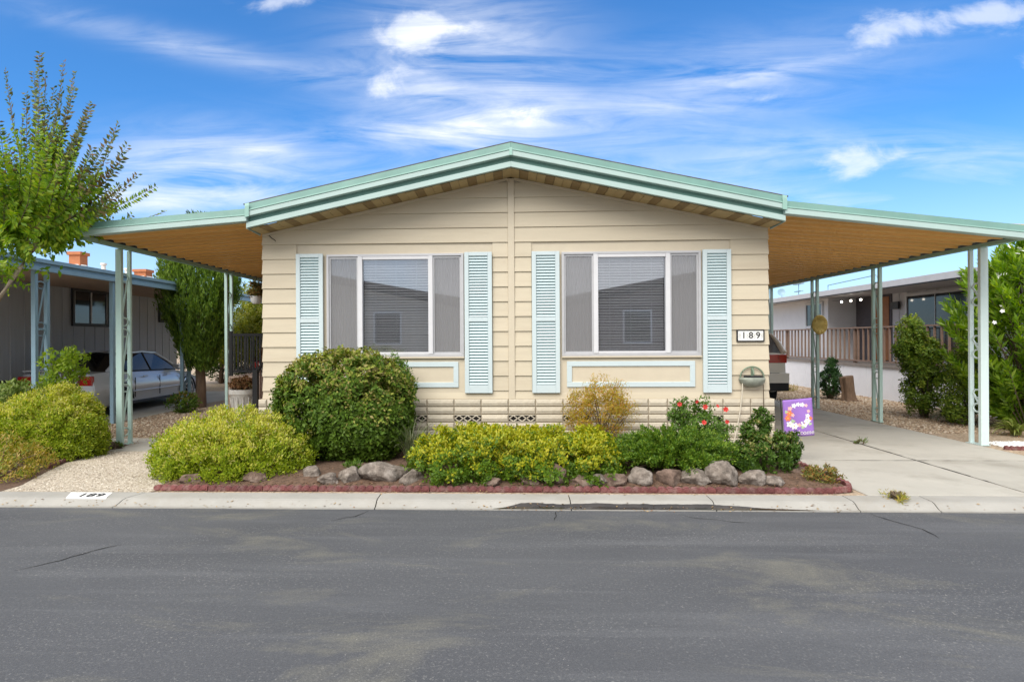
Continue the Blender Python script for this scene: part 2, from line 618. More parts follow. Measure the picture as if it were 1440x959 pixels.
def asphalt():
    m = bpy.data.materials.new('asphalt')
    m.use_nodes = True
    t = m.node_tree
    L = t.links.new
    b = t.nodes['Principled BSDF']
    tc = N(t, 'ShaderNodeTexCoord')
    P = tc.outputs['Object']

    def noise(scale, st=(1, 1, 1), det=6, ro=0.6, dist=0.0, vec=None):
        mp = N(t, 'ShaderNodeMapping')
        mp.inputs['Scale'].default_value = st
        L(vec or P, mp.inputs[0])
        n = N(t, 'ShaderNodeTexNoise')
        n.inputs['Scale'].default_value = scale
        n.inputs['Detail'].default_value = det
        n.inputs['Roughness'].default_value = ro
        n.inputs['Distortion'].default_value = dist
        L(mp.outputs[0], n.inputs['Vector'])
        return n.outputs['Fac']

    def rng(x, a, b_, lo=0.0, hi=1.0):
        r = N(t, 'ShaderNodeMapRange')
        L(x, r.inputs[0])
        for i, q in zip((1, 2, 3, 4), (a, b_, lo, hi)):
            r.inputs[i].default_value = q
        return r.outputs[0]

    def mixc(f, a, c):
        x = N(t, 'ShaderNodeMix', data_type='RGBA')
        if isinstance(f, float):
            x.inputs[0].default_value = f
        else:
            L(f, x.inputs[0])
        for i, q in ((6, a), (7, c)):
            if isinstance(q, tuple):
                x.inputs[i].default_value = (*q, 1)
            else:
                L(q, x.inputs[i])
        return x.outputs[2]

    big = rng(noise(0.5, (0.6, 1.5, 1), 5, 0.6, 0.4), 0.35, 0.68)
    c = mixc(big, (0.072, 0.075, 0.082), (0.100, 0.103, 0.110))
    streak = rng(noise(0.9, (0.35, 4.0, 1), 6, 0.65, 0.3), 0.5, 0.72, 0, 0.55)
    c = mixc(streak, c, (0.150, 0.153, 0.160))
    # worn seal coat: pale chips show through in patches
    patch = rng(noise(0.55, (0.5, 1.6, 1), 6, 0.7, 1.2), 0.40, 0.62, 0.12, 1.0)
    grit = rng(noise(48, (1, 1, 1), 4, 0.75), 0.55, 0.68)
    gm = math_node(t, 'MULTIPLY', patch, grit)
    c = mixc(gm, c, (0.25, 0.245, 0.235))
    dust = rng(noise(0.7, (0.6, 1.4, 1), 7, 0.7, 1.0, None), 0.54, 0.70, 0, 0.7)
    c = mixc(dust, c, (0.20, 0.19, 0.15))
    fine = rng(noise(90, (1, 1, 1), 4, 0.7), 0.35, 0.62, 0.0, 0.5)
    c = mixc(fine, c, (0.045, 0.047, 0.053))
    v = N(t, 'ShaderNodeTexVoronoi')
    v.inputs['Scale'].default_value = 16
    L(P, v.inputs['Vector'])
    spk = math_node(t, 'LESS_THAN', v.outputs['Distance'], 0.055)
    spk = math_node(t, 'MULTIPLY', spk, rng(noise(3.1, (1, 1, 1), 3), 0.5, 0.62, 0, 0.55))
    c = mixc(spk, c, (0.5, 0.48, 0.45))
    L(c, b.inputs['Base Color'])
    b.inputs['Roughness'].default_value = 0.72
    b.inputs['Specular IOR Level'].default_value = 0.35
    bp = N(t, 'ShaderNodeBump')
    bp.inputs['Strength'].default_value = 0.35
    bp.inputs['Distance'].default_value = 0.006
    L(noise(110, (1, 1, 1), 3, 0.6), bp.inputs['Height'])
    L(bp.outputs[0], b.inputs['Normal'])
    return m


M_ASPH = asphalt()
M_CRACK = mat('road crack', (0.012, 0.012, 0.012), 1.0, 0.1)
M_CONC = mat('driveway concrete', (0.42, 0.40, 0.35), 0.8, 0.09, 1.1, 0.25, 90, dirt=(0.235, 0.215, 0.175), dirt_scale=0.9, dirt_amt=0.7, piece=0.06)
M_KERB = mat('kerb concrete', (0.335, 0.322, 0.292), 0.8, 0.10, 2.2, 0.3, 80, dirt=(0.27, 0.24, 0.19), dirt_scale=1.6, dirt_amt=0.55)
M_GRAV = mat('yard gravel', (0.36, 0.27, 0.185), 0.95, 0.55, 26, 1.0, 45, dirt=(0.55, 0.47, 0.36), dirt_scale=18, dirt_amt=0.9)
M_EARTH = mat('earth', (0.22, 0.17, 0.12), 0.95, 0.3, 3, 0.6, 30)


def aggregate():
    m = mat('exposed aggregate', (0.42, 0.36, 0.28), 0.85, 0.12, 1.2)
    t = m.node_tree
    L = t.links.new
    b = t.nodes['Principled BSDF']
    tc = N(t, 'ShaderNodeTexCoord')
    v = N(t, 'ShaderNodeTexVoronoi')
    v.inputs['Scale'].default_value = 52
    L(tc.outputs['Object'], v.inputs['Vector'])
    sep = N(t, 'ShaderNodeSeparateColor')
    L(v.outputs['Color'], sep.inputs[0])
    r = N(t, 'ShaderNodeValToRGB')
    e = r.color_ramp.elements
    e[0].position = 0.0
    e[0].color = (0.14, 0.115, 0.09, 1)
    e[1].position = 1.0
    e[1].color = (0.62, 0.56, 0.47, 1)
    x = e.new(0.25)
    x.color = (0.34, 0.28, 0.21, 1)
    x = e.new(0.6)
    x.color = (0.50, 0.43, 0.33, 1)
    L(sep.outputs[0], r.inputs[0])
    old = b.inputs['Base Color'].links[0].from_socket
    mx = N(t, 'ShaderNodeMix', data_type='RGBA')
    mx.inputs[0].default_value = 0.68
    L(old, mx.inputs[6])
    L(r.outputs[0], mx.inputs[7])
    L(mx.outputs[2], b.inputs['Base Color'])
    bp = N(t, 'ShaderNodeBump')
    bp.inputs['Strength'].default_value = 0.7
    bp.inputs['Distance'].default_value = 0.008
    bp.invert = True
    L(v.outputs['Distance'], bp.inputs['Height'])
    L(bp.outputs[0], b.inputs['Normal'])
    return m


M_AGG = aggregate()

struct(MB().add([(-500, -500, -.13), (500, -500, -.13), (500, 500, -.13), (-500, 500, -.13)], [(0, 1, 2, 3)]).build('ground', M_EARTH))
road = struct(MB().add([(-220, -11.9, -.08), (220, -11.9, -.08), (220, -2.79, -.08), (-220, -2.79, -.08)], [(0, 1, 2, 3)]).build('road', M_ASPH))
struct(MB().box(-80, 80, -2.46, 60, -.12, -.012).build('yard', M_GRAV))
struct(MB().box(-80, 80, -60, -11.9, -.12, .0).build('opposite_yard', M_GRAV))


def ribbon(pts, w, z, seed, wob=0.02):
    """thin irregular strip on the ground (cracks, stains)"""
    rnd = random.Random(seed)
    P = [Vector((p[0], p[1], 0)) for p in pts]
    Q = []
    for a, b in zip(P, P[1:]):
        n = max(3, int((b - a).length / 0.07))
        for i in range(n):
            Q.append(a.lerp(b, i / n))
    Q.append(P[-1])
    L, Rr = [], []
    off = 0
    for i, p in enumerate(Q):
        d = (Q[min(i + 1, len(Q) - 1)] - Q[max(i - 1, 0)]).normalized()
        s = Vector((-d.y, d.x, 0))
        off = off * 0.7 + rnd.uniform(-wob, wob)
        ww = w * rnd.uniform(0.4, 1.2) * min(1, 0.25 + 4 * min(i, len(Q) - 1 - i) / len(Q))
        c = p + s * off
        L.append((*(c + s * ww / 2)[:2], z))
        Rr.append((*(c - s * ww / 2)[:2], z))
    n = len(Q)
    return L + Rr, [(i, n + i, n + i + 1, i + 1) for i in range(n - 1)]


for k, (pts, w) in enumerate([
        ([(-3.25, -4.78), (-3.0, -4.45), (-2.74, -4.13), (-3.05, -3.9), (-3.55, -3.72)][:0] or [(-3.75, -4.55), (-3.55, -4.32), (-3.45, -4.1), (-3.3, -3.95)], 0.012),
        ([(-1.45, -2.86), (-1.55, -3.05), (-1.75, -3.2)], 0.012),
        ([(3.44, -2.85), (3.5, -3.1), (3.62, -3.35), (3.58, -3.6)], 0.012),
        ([(0.42, -2.84), (0.40, -3.15)], 0.010),
        ([(1.6, -2.9), (1.75, -3.05), (2.2, -3.2)], 0.008)]):
    v, f = ribbon(pts, w, -.0765, k)
    struct(MB().add(v, f).build('road_crack', M_CRACK, road))

# kerb: a rolled concrete kerb cast in lengths, open joints between
KP = [(-2.452, -.12), (-2.452, .0), (-2.60, -.004), (-2.665, -.008), (-2.70, -.020), (-2.735, -.045), (-2.765, -.062), (-2.80, -.068), (-2.80, -.12)]
kerb = struct(thing('kerb', None, None))
kj = [-40, -30, -22, -16, -13, -10, -7.1, -3.97, -1.41, 0.02 + 0.55, 2.0, 3.39, 4.16, 7.0, 10, 13, 17, 24, 34]
for a, b in zip(kj, kj[1:]):
    sk = -0.16 if abs(a + 3.97) < .01 else 0
    sk2 = -0.16 if abs(b + 3.97) < .01 else 0
    g = 0.006
    r0 = [(a + g + (sk * (-(y + 2.45) / .35)), y, z) for y, z in KP]
    r1 = [(b - g + (sk2 * (-(y + 2.45) / .35)), y, z) for y, z in KP]
    struct(MB().loft([r0, r1]).build('kerb_segment', M_KERB, kerb))

# driveway: concrete slabs
dw = struct(thing('driveway', None, None, (3.7, -2.44, 0)))
for x0, x1 in ((3.66, 5.335), (5.35, 7.02)):
    for y0, y1 in ((-2.44, -.575), (-.563, 2.6), (2.612, 6.0), (6.012, 10.5)):
        g = .004
        MB().box(x0 + g - 3.7, x1 - g - 3.7, y0 + g + 2.44, y1 - g + 2.44, -.08, .0015).build('concrete_slab', M_CONC, dw, bevel=.006)
for x0, x1 in ((7.0, 9.2), (9.21, 12.5)):
    MB().box(x0 - 3.7 + .02, x1 - 3.7, .0, 1.85, -.08, .0005).build('concrete_slab', M_CONC, dw, bevel=.006)
v, f = ribbon([(5.343, -2.4), (5.343, -1.2), (5.342, .3), (5.343, 2.0)], .02, .004, 5, .004)
MB().add([(x - 3.7, y + 2.44, z) for x, y, z in v], f).build('joint_crack', M_CRACK, dw)
v, f = ribbon([(3.9, -.57), (4.8, -.569), (5.6, -.57), (6.9, -.57)], .016, .004, 6, .004)
MB().add([(x - 3.7, y + 2.44, z) for x, y, z in v], f).build('joint_crack', M_CRACK, dw)


def fan(pts, z):
    return [(x, y, z) for x, y in pts]


def slab(name, poly, z0, z1, m, parent=None):
    n = len(poly)
    vs = [(x, y, z0) for x, y in poly] + [(x, y, z1) for x, y in poly]
    fs = [tuple(range(n, 2 * n)), tuple(range(n - 1, -1, -1))] + [(i, (i + 1) % n, n + (i + 1) % n, n + i) for i in range(n)]
    return MB().add(vs, fs).build(name, m, parent)


pth = struct(thing('path', None, None))
slab('aggregate_slab', [(-5.62, -2.44), (-3.93, -2.44), (-3.93, -2.30), (-4.02, -1.3), (-4.3, .02), (-6.30, .02), (-6.02, -.90), (-5.82, -1.55), (-5.6, -2.2)], -.08, .0, M_AGG, pth)
slab('concrete_strip', [(-6.95, .03), (-4.3, .03), (-4.4, .55), (-5.2, 1.25), (-6.7, 1.25)], -.08, .0015, M_CONC, pth)
slab('garden_walk', [(-5.2, 1.26), (-4.3, .56), (-3.72, .56), (-3.72, 6), (-5.2, 6)], -.08, -.002, M_CONC, pth)

# planting bed: mounded soil
BED = [(-3.93, -2.30), (3.35, -2.31), (3.56, -2.24), (3.62, -2.02), (3.63, -1.4), (3.61, -.85), (3.6, -.06), (-3.72, -.06), (-3.85, -.8), (-3.95, -1.6)]


def bed_mesh(name, x0, x1, y0, y1, hmax, nx, ny, seed, inside=None):
    vs, fs, ok = [], [], {}
    for j in range(ny + 1):
        for i in range(nx + 1):
            x, y = x0 + (x1 - x0) * i / nx, y0 + (y1 - y0) * j / ny
            e = min(x - x0, x1 - x, (y - y0), .5)
            z = hmax * min(1, max(0, e) / .35) ** .6 + .02 * mnoise.noise((x * 4 + seed, y * 4, 0)) + .012 * mnoise.noise((x * 15, y * 15, seed))
            vs.append((x, y, max(z, -.004)))
    for j in range(ny):
        for i in range(nx):
            a = j * (nx + 1) + i
            fs.append((a, a + 1, a + nx + 2, a + nx + 1))
    return struct(MB().add(vs, fs).build(name, M_SOIL, smooth=True))


bed_mesh('garden_bed', -3.98, 3.60, -2.29, -.06, .10, 150, 46, 1)
bed_mesh('side_bed', -8.6, -6.02, -1.9, .55, .06, 50, 46, 2)
slab('side_bed_soil', [(-9, -2.44), (-5.62, -2.44), (-5.6, -2.2), (-5.82, -1.55), (-6.02, -.9), (-6.2, .0), (-6.9, .2), (-9, .2)], -.08, .003, M_SOIL)['kind'] = 'structure'

# water standing at the foot of the kerb
M_WET = mat('wet stain', (0.035, 0.030, 0.026), 0.12, 0.4, 5, spec=0.6)
rnd = random.Random(4)
vs, fs = [], []
nn = 90
for i in range(nn + 1):
    x = -.22 + 3.25 * i / nn
    k = min(1, i / 8, (nn - i) / 30)
    top = (.085 + .018 * mnoise.noise((x * 3, 1, 0)) + .008 * mnoise.noise((x * 14, 4, 0))) * k + .004
    y1 = -2.805 + top
    z = lambda y: -.068 + (0 if y < -2.765 - .035 else (y + 2.80) * .17 if y < -2.765 else .006 + (y + 2.765) * .57)
    for q in (0, .5, 1):
        y = -2.80 + (y1 + 2.80) * q
        vs.append((x, y, z(y) + .004))
for i in range(nn):
    for q in range(2):
        a = i * 3 + q
        fs.append((a, a + 3, a + 4, a + 1))
tag(MB().add(vs, fs).build('water', M_WET), kind='structure')

# painted house number on the kerb
kn = thing('kerb_number', 'white painted rectangle with black house number 189 on the kerb', 'painted number', (-4.5, -2.6, 0))
q = [(-4.80, -2.475), (-4.335, -2.475), (-4.27, -2.692), (-4.70, -2.692)]
zk = lambda y: 0 + (y + 2.452) * .027 if y > -2.665 else -.008 + (y + 2.665) * .34
vs, fs = [], []
for i in range(9):
    for j in range(7):
        a, b = i / 8, j / 6
        x0 = q[0][0] + (q[1][0] - q[0][0]) * a
        x1 = q[3][0] + (q[2][0] - q[3][0]) * a
        y = q[0][1] + (q[3][1] - q[0][1]) * b
        vs.append((x0 + (x1 - x0) * b + 4.5, y + 2.6, zk(y) + .003))
for i in range(8):
    for j in range(6):
        a = i * 7 + j
        fs.append((a, a + 1, a + 8, a + 7))
M_KPAINT = mat('kerb paint', (0.80, 0.79, 0.76), 0.6, 0.03, 5, dirt=(0.5, 0.47, 0.42), dirt_scale=9, dirt_amt=0.35)
MB().add(vs, fs).build('painted_field', M_KPAINT, kn)


def text_mesh(name, body, size, m, parent, loc, rot, font_bold=0.0, extrude=0.001, shear=0.0, align='CENTER', sx=1.0):
    cu = bpy.data.curves.new('lettering', 'FONT')
    cu.body = body
    cu.size = size
    cu.extrude = extrude
    cu.offset = font_bold
    cu.shear = shear
    cu.align_x = align
    cu.align_y = 'CENTER'
    cu.resolution_u = 4
    o = bpy.data.objects.new('lettering', cu)
    COL.objects.link(o)
    dg = bpy.context.evaluated_depsgraph_get()
    dg.update()
    me = bpy.data.meshes.new_from_object(o.evaluated_get(dg))
    bpy.data.objects.remove(o, do_unlink=True)
    me.materials.clear()
    me.materials.append(m)
    r = link_mesh(name, me, parent)
    r.location = loc
    r.rotation_euler = rot
    r.scale = (sx, 1, 1)
    return r


M_INK = mat('black number paint', (0.02, 0.02, 0.022), 0.6, 0.1)
for i, ch in enumerate('189'):
    text_mesh('digit', ch, .175, M_INK, kn, (-.09 + i * .095 + .01, .006, .0016), (R(1.55), 0, 0), .004, .0008, -.12)

# ================================================================== MOBILE HOME
home = thing('mobile_home', 'cream lap sided mobile home with mint trim and pale blue shutters in the middle', 'house')
HW = 3.645
SO = lambda x: 3.975 - .2145 * abs(x)     # soffit line
WIN = [(-2.70, -.69), (.725, 2.705)]
ZW0, ZW1 = 1.385, 2.885
ZP0 = .858
# --- core
mb = MB()
mb.box(-HW + .02, HW - .02, .16, 13.5, .0, 3.18)
rings = []
for y in (.16, 13.5):
    rings.append([(-HW + .02, y, 3.18), (HW - .02, y, 3.18), (0, y, 3.94)])
mb.loft(rings)
for a, b in ((-HW + .01, -2.70), (-.69, .725), (2.705, HW - .01)):
    mb.box(a, b, .005, .159, .0, 3.18)
for a, b in WIN:
    mb.box(a, b, .005, .159, .0, ZW0)
    mb.box(a, b, .005, .159, ZW1, 3.18)
mb.loft([[(-HW + .01, y, 3.181), (HW - .01, y, 3.181), (0, y, 3.95)] for y in (.005, .159)])
mb.build('wall', M_PANEL, home)
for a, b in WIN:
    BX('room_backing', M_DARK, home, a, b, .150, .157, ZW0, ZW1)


# --- lap siding boards
def clip_top(poly, off):
    """clip an xz polygon below the rake line z = SO(x) - off (convex polys, both slopes)"""
    for s in (1, -1):
        out = []
        fn = lambda p: (3.975 - .2145 * s * p[0] - off) - p[1]
        for i in range(len(poly)):
            a, b = poly[i], poly[(i + 1) % len(poly)]
            fa, fb = fn(a), fn(b)
            if fa >= 0:
                out.append(a)
            if fa * fb < 0:
                k = fa / (fa - fb)
                out.append((a[0] + (b[0] - a[0]) * k, a[1] + (b[1] - a[1]) * k))
        poly = out
        if len(poly) < 3:
            return []
    return poly


def board(x0, x1, z0, z1):
    poly = clip_top([(x0, z0), (x1, z0), (x1, z1), (x0, z1)], .02)
    if len(poly) < 3:
        return
    n = len(poly)
    fr = lambda z: -.008 - .017 * (z1 - z) / (z1 - z0)
    vs = [(x, fr(z), z) for x, z in poly] + [(x, .004, z) for x, z in poly]
    fs = [tuple(range(n)), tuple(range(2 * n - 1, n - 1, -1))] + [(i, n + i, n + (i + 1) % n, (i + 1) % n) for i in range(n)]
    MB().add(vs, fs).build('siding_board', M_SIDING, home, bevel=.002)


PITCH = .2146
zs = [.775, .893] + [.893 + PITCH * i for i in range(1, 15)]
for z0, z1 in zip(zs, zs[1:]):
    for side in (-1, 1):
        a, b = (-HW - .008, -.047) if side < 0 else (.047, HW + .008)
        wa, wb = (-3.145, -.27) if side < 0 else (.292, 3.122)
        if z0 < .86 or z0 > 2.87:
            segs = [(a, b)]
        else:
            segs = [(a, wa), (wb, b)]
        for s in segs:
            board(s[0], s[1], z0, z1)
    # the side returns of the boards (the corner seen edge-on)
for s in (-1, 1):
    for z0, z1 in zip(zs, zs[1:]):
        if z0 > 3.1:
            continue
        zt = min(z1, 3.16)
        x = s * HW
        vs = [(x + s * .024, -.006, z0), (x + s * .007, -.006, zt), (x - s * .02, -.006, zt), (x - s * .02, -.006, z0)]
        vs += [(p[0], 13.5, p[2]) for p in vs]
        MB().add(vs, [(0, 1, 2, 3), (4, 7, 6, 5), (0, 4, 5, 1), (1, 5, 6, 2), (3, 2, 6, 7), (0, 3, 7, 4)]).build('side_board', M_SIDING, home)
BX('centre_trim', M_PANEL, home, -.046, .046, -.034, .004, .775, 3.955, bevel=.003)
for s in (-1, 1):
    # rake moulding under the soffit
    p0, p1 = (s * .047, SO(.047) - .022), (s * HW, SO(HW) - .022)
    MB().bar((p0[0], -.022, p0[1]), (p1[0], -.022, p1[1]), .030, .036).build('rake_moulding', M_PANEL, home)

# --- windows
for wi, (a, b) in enumerate(WIN):
    c0, c1 = (-2.19, -1.185) if wi == 0 else (1.225, 2.225)
    fr = thing('window', None, None, (a, 0, 0))
    fr.parent = home
    ox = -a
    mb = MB()
    y0, y1 = -.034, .06
    mb.box(0, b - a, y0, y1, ZW1 - .035, ZW1)
    mb.box(0, b - a, y0, y1, ZW0, ZW0 + .04)
    mb.box(0, .035, y0, y1, ZW0 + .04, ZW1 - .035)
    mb.box(b - a - .035, b - a, y0, y1, ZW0 + .04, ZW1 - .035)
    mb.build('frame', M_ALU, fr, bevel=.003)
    mb = MB()
    zz0, zz1 = ZW0 + .041, ZW1 - .036
    for l, r_ in ((c0 - .045, c0 + .02), (c1 - .02, c1 + .045)):
        mb.box(l + ox, r_ + ox, -.040, .05, zz0, zz1)
    mb.box(c0 + .021 + ox, c1 - .021 + ox, -.030, .04, zz1 - .045, zz1)
    mb.box(c0 + .021 + ox, c1 - .021 + ox, -.030, .04, zz0, zz0 + .03)
    mb.build('centre_bars', M_ALUW, fr, bevel=.003)
    BX('sill', M_PANEL, fr, -.005, b - a + .005, -.05, -.008, ZW0 - .022, ZW0 - .001, bevel=.003)
    for k, (l, r_) in enumerate(((a + .036, c0 - .046), (c0 + .022, c1 - .022), (c1 + .046, b - .036))):
        l += ox
        r_ += ox
        BX('pane', M_GLASS, fr, l, r_, *((.008, .012)), zz0 + .029, zz1 - .029)
        if k != 1:
            mb = MB()
            mb.box(l, r_, -.012, .004, zz0, zz0 + .028).box(l, r_, -.012, .004, zz1 - .028, zz1)
            mb.box(l, l + .022, -.012, .004, zz0 + .028, zz1 - .028).box(r_ - .022, r_, -.012, .004, zz0 + .028, zz1 - .028)
            mb.build('sash', M_ALU, fr)
            MB().add([(l + .022, -.002, zz0 + .028), (r_ - .022, -.002, zz0 + .028), (r_ - .022, -.002, zz1 - .028), (l + .022, -.002, zz1 - .028)], [(0, 1, 2, 3)]).build('insect_screen', M_SCREEN, fr)
            vs, fs = [], []
            for i in range(41):
                x = l + (r_ - l) * i / 40
                y = .10 + .018 * math.sin(i * 1.4) + .010 * math.sin(i * .53 + wi)
                vs += [(x, y, zz0), (x, y, zz1)]
            fs = [(2 * i, 2 * i + 2, 2 * i + 3, 2 * i + 1) for i in range(40)]
            MB().add(vs, fs).build('curtain', M_CURT, fr, smooth=True)
    # venetian blind behind the centre light
    sw = c1 - c0 - .05
    sm = MB()
    sm.add([(-sw / 2, -.022, -.010), (sw / 2, -.022, -.010), (sw / 2, .0, .003), (-sw / 2, .0, .003), (-sw / 2, .022, .008), (sw / 2, .022, .008)],
           [(0, 1, 2, 3), (3, 2, 5, 4)])
    me = sm.mesh('blind_slat', M_BLIND)
    k = 0
    z = zz0 + .02
    rr = random.Random(wi)
    while z < zz1 - .02:
        o = link_mesh('blind_slat', me, fr)
        o.location = ((c0 + c1) / 2 + ox, .085, z)
        o.rotation_euler = (R(rr.uniform(-4, 4) + 26), R(rr.uniform(-.25, .25)), 0)
        z += .040
    mb = MB()
    for f_ in (.2, .5, .8):
        x = c0 + ox + (c1 - c0) * f_
        mb.box(x - .003, x + .003, .058, .061, zz0, zz1)
    mb.build('blind_cord', M_WHITE, fr)

# --- panels and mouldings under the windows
for (a, b), (t0, t1) in zip(WIN, ((-2.42, -.772), (.794, 2.616))):
    l, r_ = (a - .03, b + .012) if a < 0 else (a - .035, b + .022)
    BX('flat_panel', M_PANEL, home, l, r_, -.012, .003, .865, ZW0 - .024)
    BX('drip_strip', M_PANEL, home, l - .4, r_ + .4, -.026, -.0125, .852, .868) if False else None
    mb = MB()
    z0, z1 = .942, 1.312
    w = .072
    for (x0, x1, q0, q1) in ((t0, t1, z1 - w, z1), (t0, t1, z0, z0 + w), (t0, t0 + w, z0 + w, z1 - w), (t1 - w, t1, z0 + w, z1 - w)):
        mb.box(x0, x1, -.030, -.0125, q0, q1)
    mb.build('panel_moulding', M_SHUT, home, bevel=.004)

# --- shutters with individual slats
slat_me = MB().add([(-.135, -.004, .012), (.135, -.004, .012), (.135, -.022, -.013), (-.135, -.022, -.013),
                    (-.135, .002, .010), (.135, .002, .010), (.135, -.018, -.015), (-.135, -.018, -.015)],
                   [(3, 2, 1, 0), (4, 5, 6, 7), (0, 1, 5, 4), (2, 3, 7, 6)]).mesh('shutter_slat', M_SLAT)
for x0 in (-3.143, -.677, .295, 2.722):
    sh = thing('shutter', None, None, (x0, -.026, .86))
    sh.parent = home
    w, h = .398, 2.035
    mb = MB()
    mb.box(0, .062, -.034, 0, 0, h).box(w - .062, w, -.034, 0, 0, h)
    mb.box(.0621, w - .0621, -.033, 0, 0, .115).box(.0621, w - .0621, -.033, 0, h - .055, h)
    mid = 1.06
    mb.box(.0621, w - .0621, -.033, 0, mid - .03, mid + .03)
    mb.build('shutter_frame', M_SHUT, sh, bevel=.004)
    BX('shutter_back', mat('shutter back', (0.33, 0.50, 0.52), 0.7, 0.1), sh, .063, w - .063, -.006, -.001, .116, h - .056)
    for z0, z1 in ((.118, mid - .032), (mid + .032, h - .058)):
        n = 21
        for i in range(n):
            o = link_mesh('shutter_slat', slat_me, sh)
            o.location = (w / 2, -.006, z0 + (z1 - z0) * (i + .5) / n)

# --- skirting: moulded block courses with lattice vents
rnd = random.Random(7)
CH = .1117
blkcache = {}


def block_mesh(w):
    k = round(w, 3)
    if k not in blkcache:
        g, d = .006, .016
        mb = MB()
        x0, x1, z0, z1 = g, w - g, g * .7, CH - g * .7
        i = .010
        vs = [(x0, 0, z0), (x1, 0, z0), (x1, 0, z1), (x0, 0, z1), (x0 + i * .4, -d * .7, z0 + i), (x1 - i * .4, -d * .7, z0 + i), (x1 - i * .4, -d * .7, z1 - i), (x0 + i * .4, -d * .7, z1 - i),
              (x0 + i * 2, -d * 1.3, CH / 2), (x1 - i * 2, -d * 1.3, CH / 2)]
        fs = [(0, 1, 5, 4), (1, 2, 6, 5), (2, 3, 7, 6), (3, 0, 4, 7), (4, 5, 9, 8), (7, 8, 9, 6), (4, 8, 7), (5, 6, 9)]
        blkcache[k] = mb.add(vs, fs).mesh('skirting_block', M_SKIRT, smooth=False)
    return blkcache[k]


mb = MB()
mb.box(-3.70, 3.70, -.045, .004, .0, .668 - .006)
mb.build('skirting_backing', M_GROUT, home)
for s in (-1, 1):
    BX('skirting_side', M_SKIRT, home, min(s * 3.70, s * 3.64), max(s * 3.70, s * 3.64), .005, 13.5, 0, .775)
BX('skirting_backing', M_GROUT, home, -3.70, 3.70, -.045, .004, .668, .775)
vent_x = [-1.229 - .785 * i for i in range(3)] + [-1.229 + .787 * i for i in range(1, 5)]
edges = [-3.715, -3.58] + [-3.585 + .393 * i for i in range(1, 14)] + [1.945, 2.205, 2.222, 2.60, 2.985, 3.37, 3.72]
edges = sorted(set(round(e, 3) for e in edges if e <= 1.75)) + [1.945, 2.21, 2.226, 2.61, 2.995, 3.38, 3.722]
vents = [(-2.80, -2.42), (-2.014, -1.63), (-1.229, -.845), (-.441, -.049), (.363, .752), (1.15, 1.54), (1.945, 2.21), (2.226, 2.50), (2.995, 3.38)]
edges = [-3.715, -3.585]
x = -3.585
while x < 1.85:
    x += .3925
    edges.append(round(x, 3))
# snap the last edge on the seam at 2.21
edges = [e for e in edges if e < 1.9] + [1.945, 2.214, 2.61, 2.995, 3.38, 3.722]
for c in range(7):
    z0 = .775 - CH * (c + 1)
    for i, (a, b) in enumerate(zip(edges, edges[1:])):
        is_vent = c == 2 and i >= 2 and ((i % 2 == 0 and b < 1.9) or i in (len(edges) - 5, len(edges) - 4, len(edges) - 2))
        if not is_vent:
            o = link_mesh('skirting_block', block_mesh(b - a), home)
            o.location = (a, -.045 - rnd.uniform(0, .004), z0)
        else:
            v = thing('vent_block', None, None, (a, -.046, z0))
            v.parent = home
            w = b - a
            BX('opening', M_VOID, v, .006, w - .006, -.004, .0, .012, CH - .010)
            mb = MB()
            g = .016
            mb.box(.004, w - .004, -.018, -.005, .004, .014).box(.004, w - .004, -.018, -.005, CH - .012, CH - .003)
            n = 3 if w > .35 else 2
            for q in range(n):
                u0, u1 = .01 + (w - .02) * q / n, .01 + (w - .02) * (q + 1) / n
                um = (u0 + u1) / 2
                for p, r_ in (((u0, CH / 2), (um, CH - .012)), ((um, CH - .012), (u1, CH / 2)), ((u0, CH / 2), (um, .014)), ((um, .014), (u1, CH / 2))):
                    mb.bar((p[0], -.013, p[1]), (r_[0], -.013, r_[1]), .012, .014)
            mb.build('lattice', M_SKIRT, v)

# --- gable overhang: soffit panels, two-step fascia, roof
rnd = random.Random(3)
pw = .1215
for s in (-1, 1):
    i = 0
    x = 0.0
    while x < HW + .0:
        x1 = min(x + pw, HW + .045)
        za, zb = SO(x), SO(x1)
        lip = .003 * (i % 2)
        vs = [(s * x, -.47, za - lip), (s * (x1 - .006), -.47, zb - lip), (s * (x1 - .006), -.001, zb - lip), (s * x, -.001, za - lip)]
        vs += [(p[0], p[1], p[2] + .012) for p in vs]
        fs = [(0, 1, 2, 3), (7, 6, 5, 4), (0, 4, 5, 1), (1, 5, 6, 2), (2, 6, 7, 3), (3, 7, 4, 0)]
        MB().add(vs, fs).build('soffit_panel', M_SOFFD if i % 3 == 1 else M_SOFF, home)
        i += 1
        x += pw


def rake(name, m, parent, xa, xb, line, prof):
    """prof: [(y, dz)], extruded between xa and xb along z=line(x)"""
    xs = sorted((xa, xb))
    rings = [[(x, y, line(x) + dz) for y, dz in prof] for x in xs]
    return MB().loft(rings).build(name, m, parent, bevel=.003)


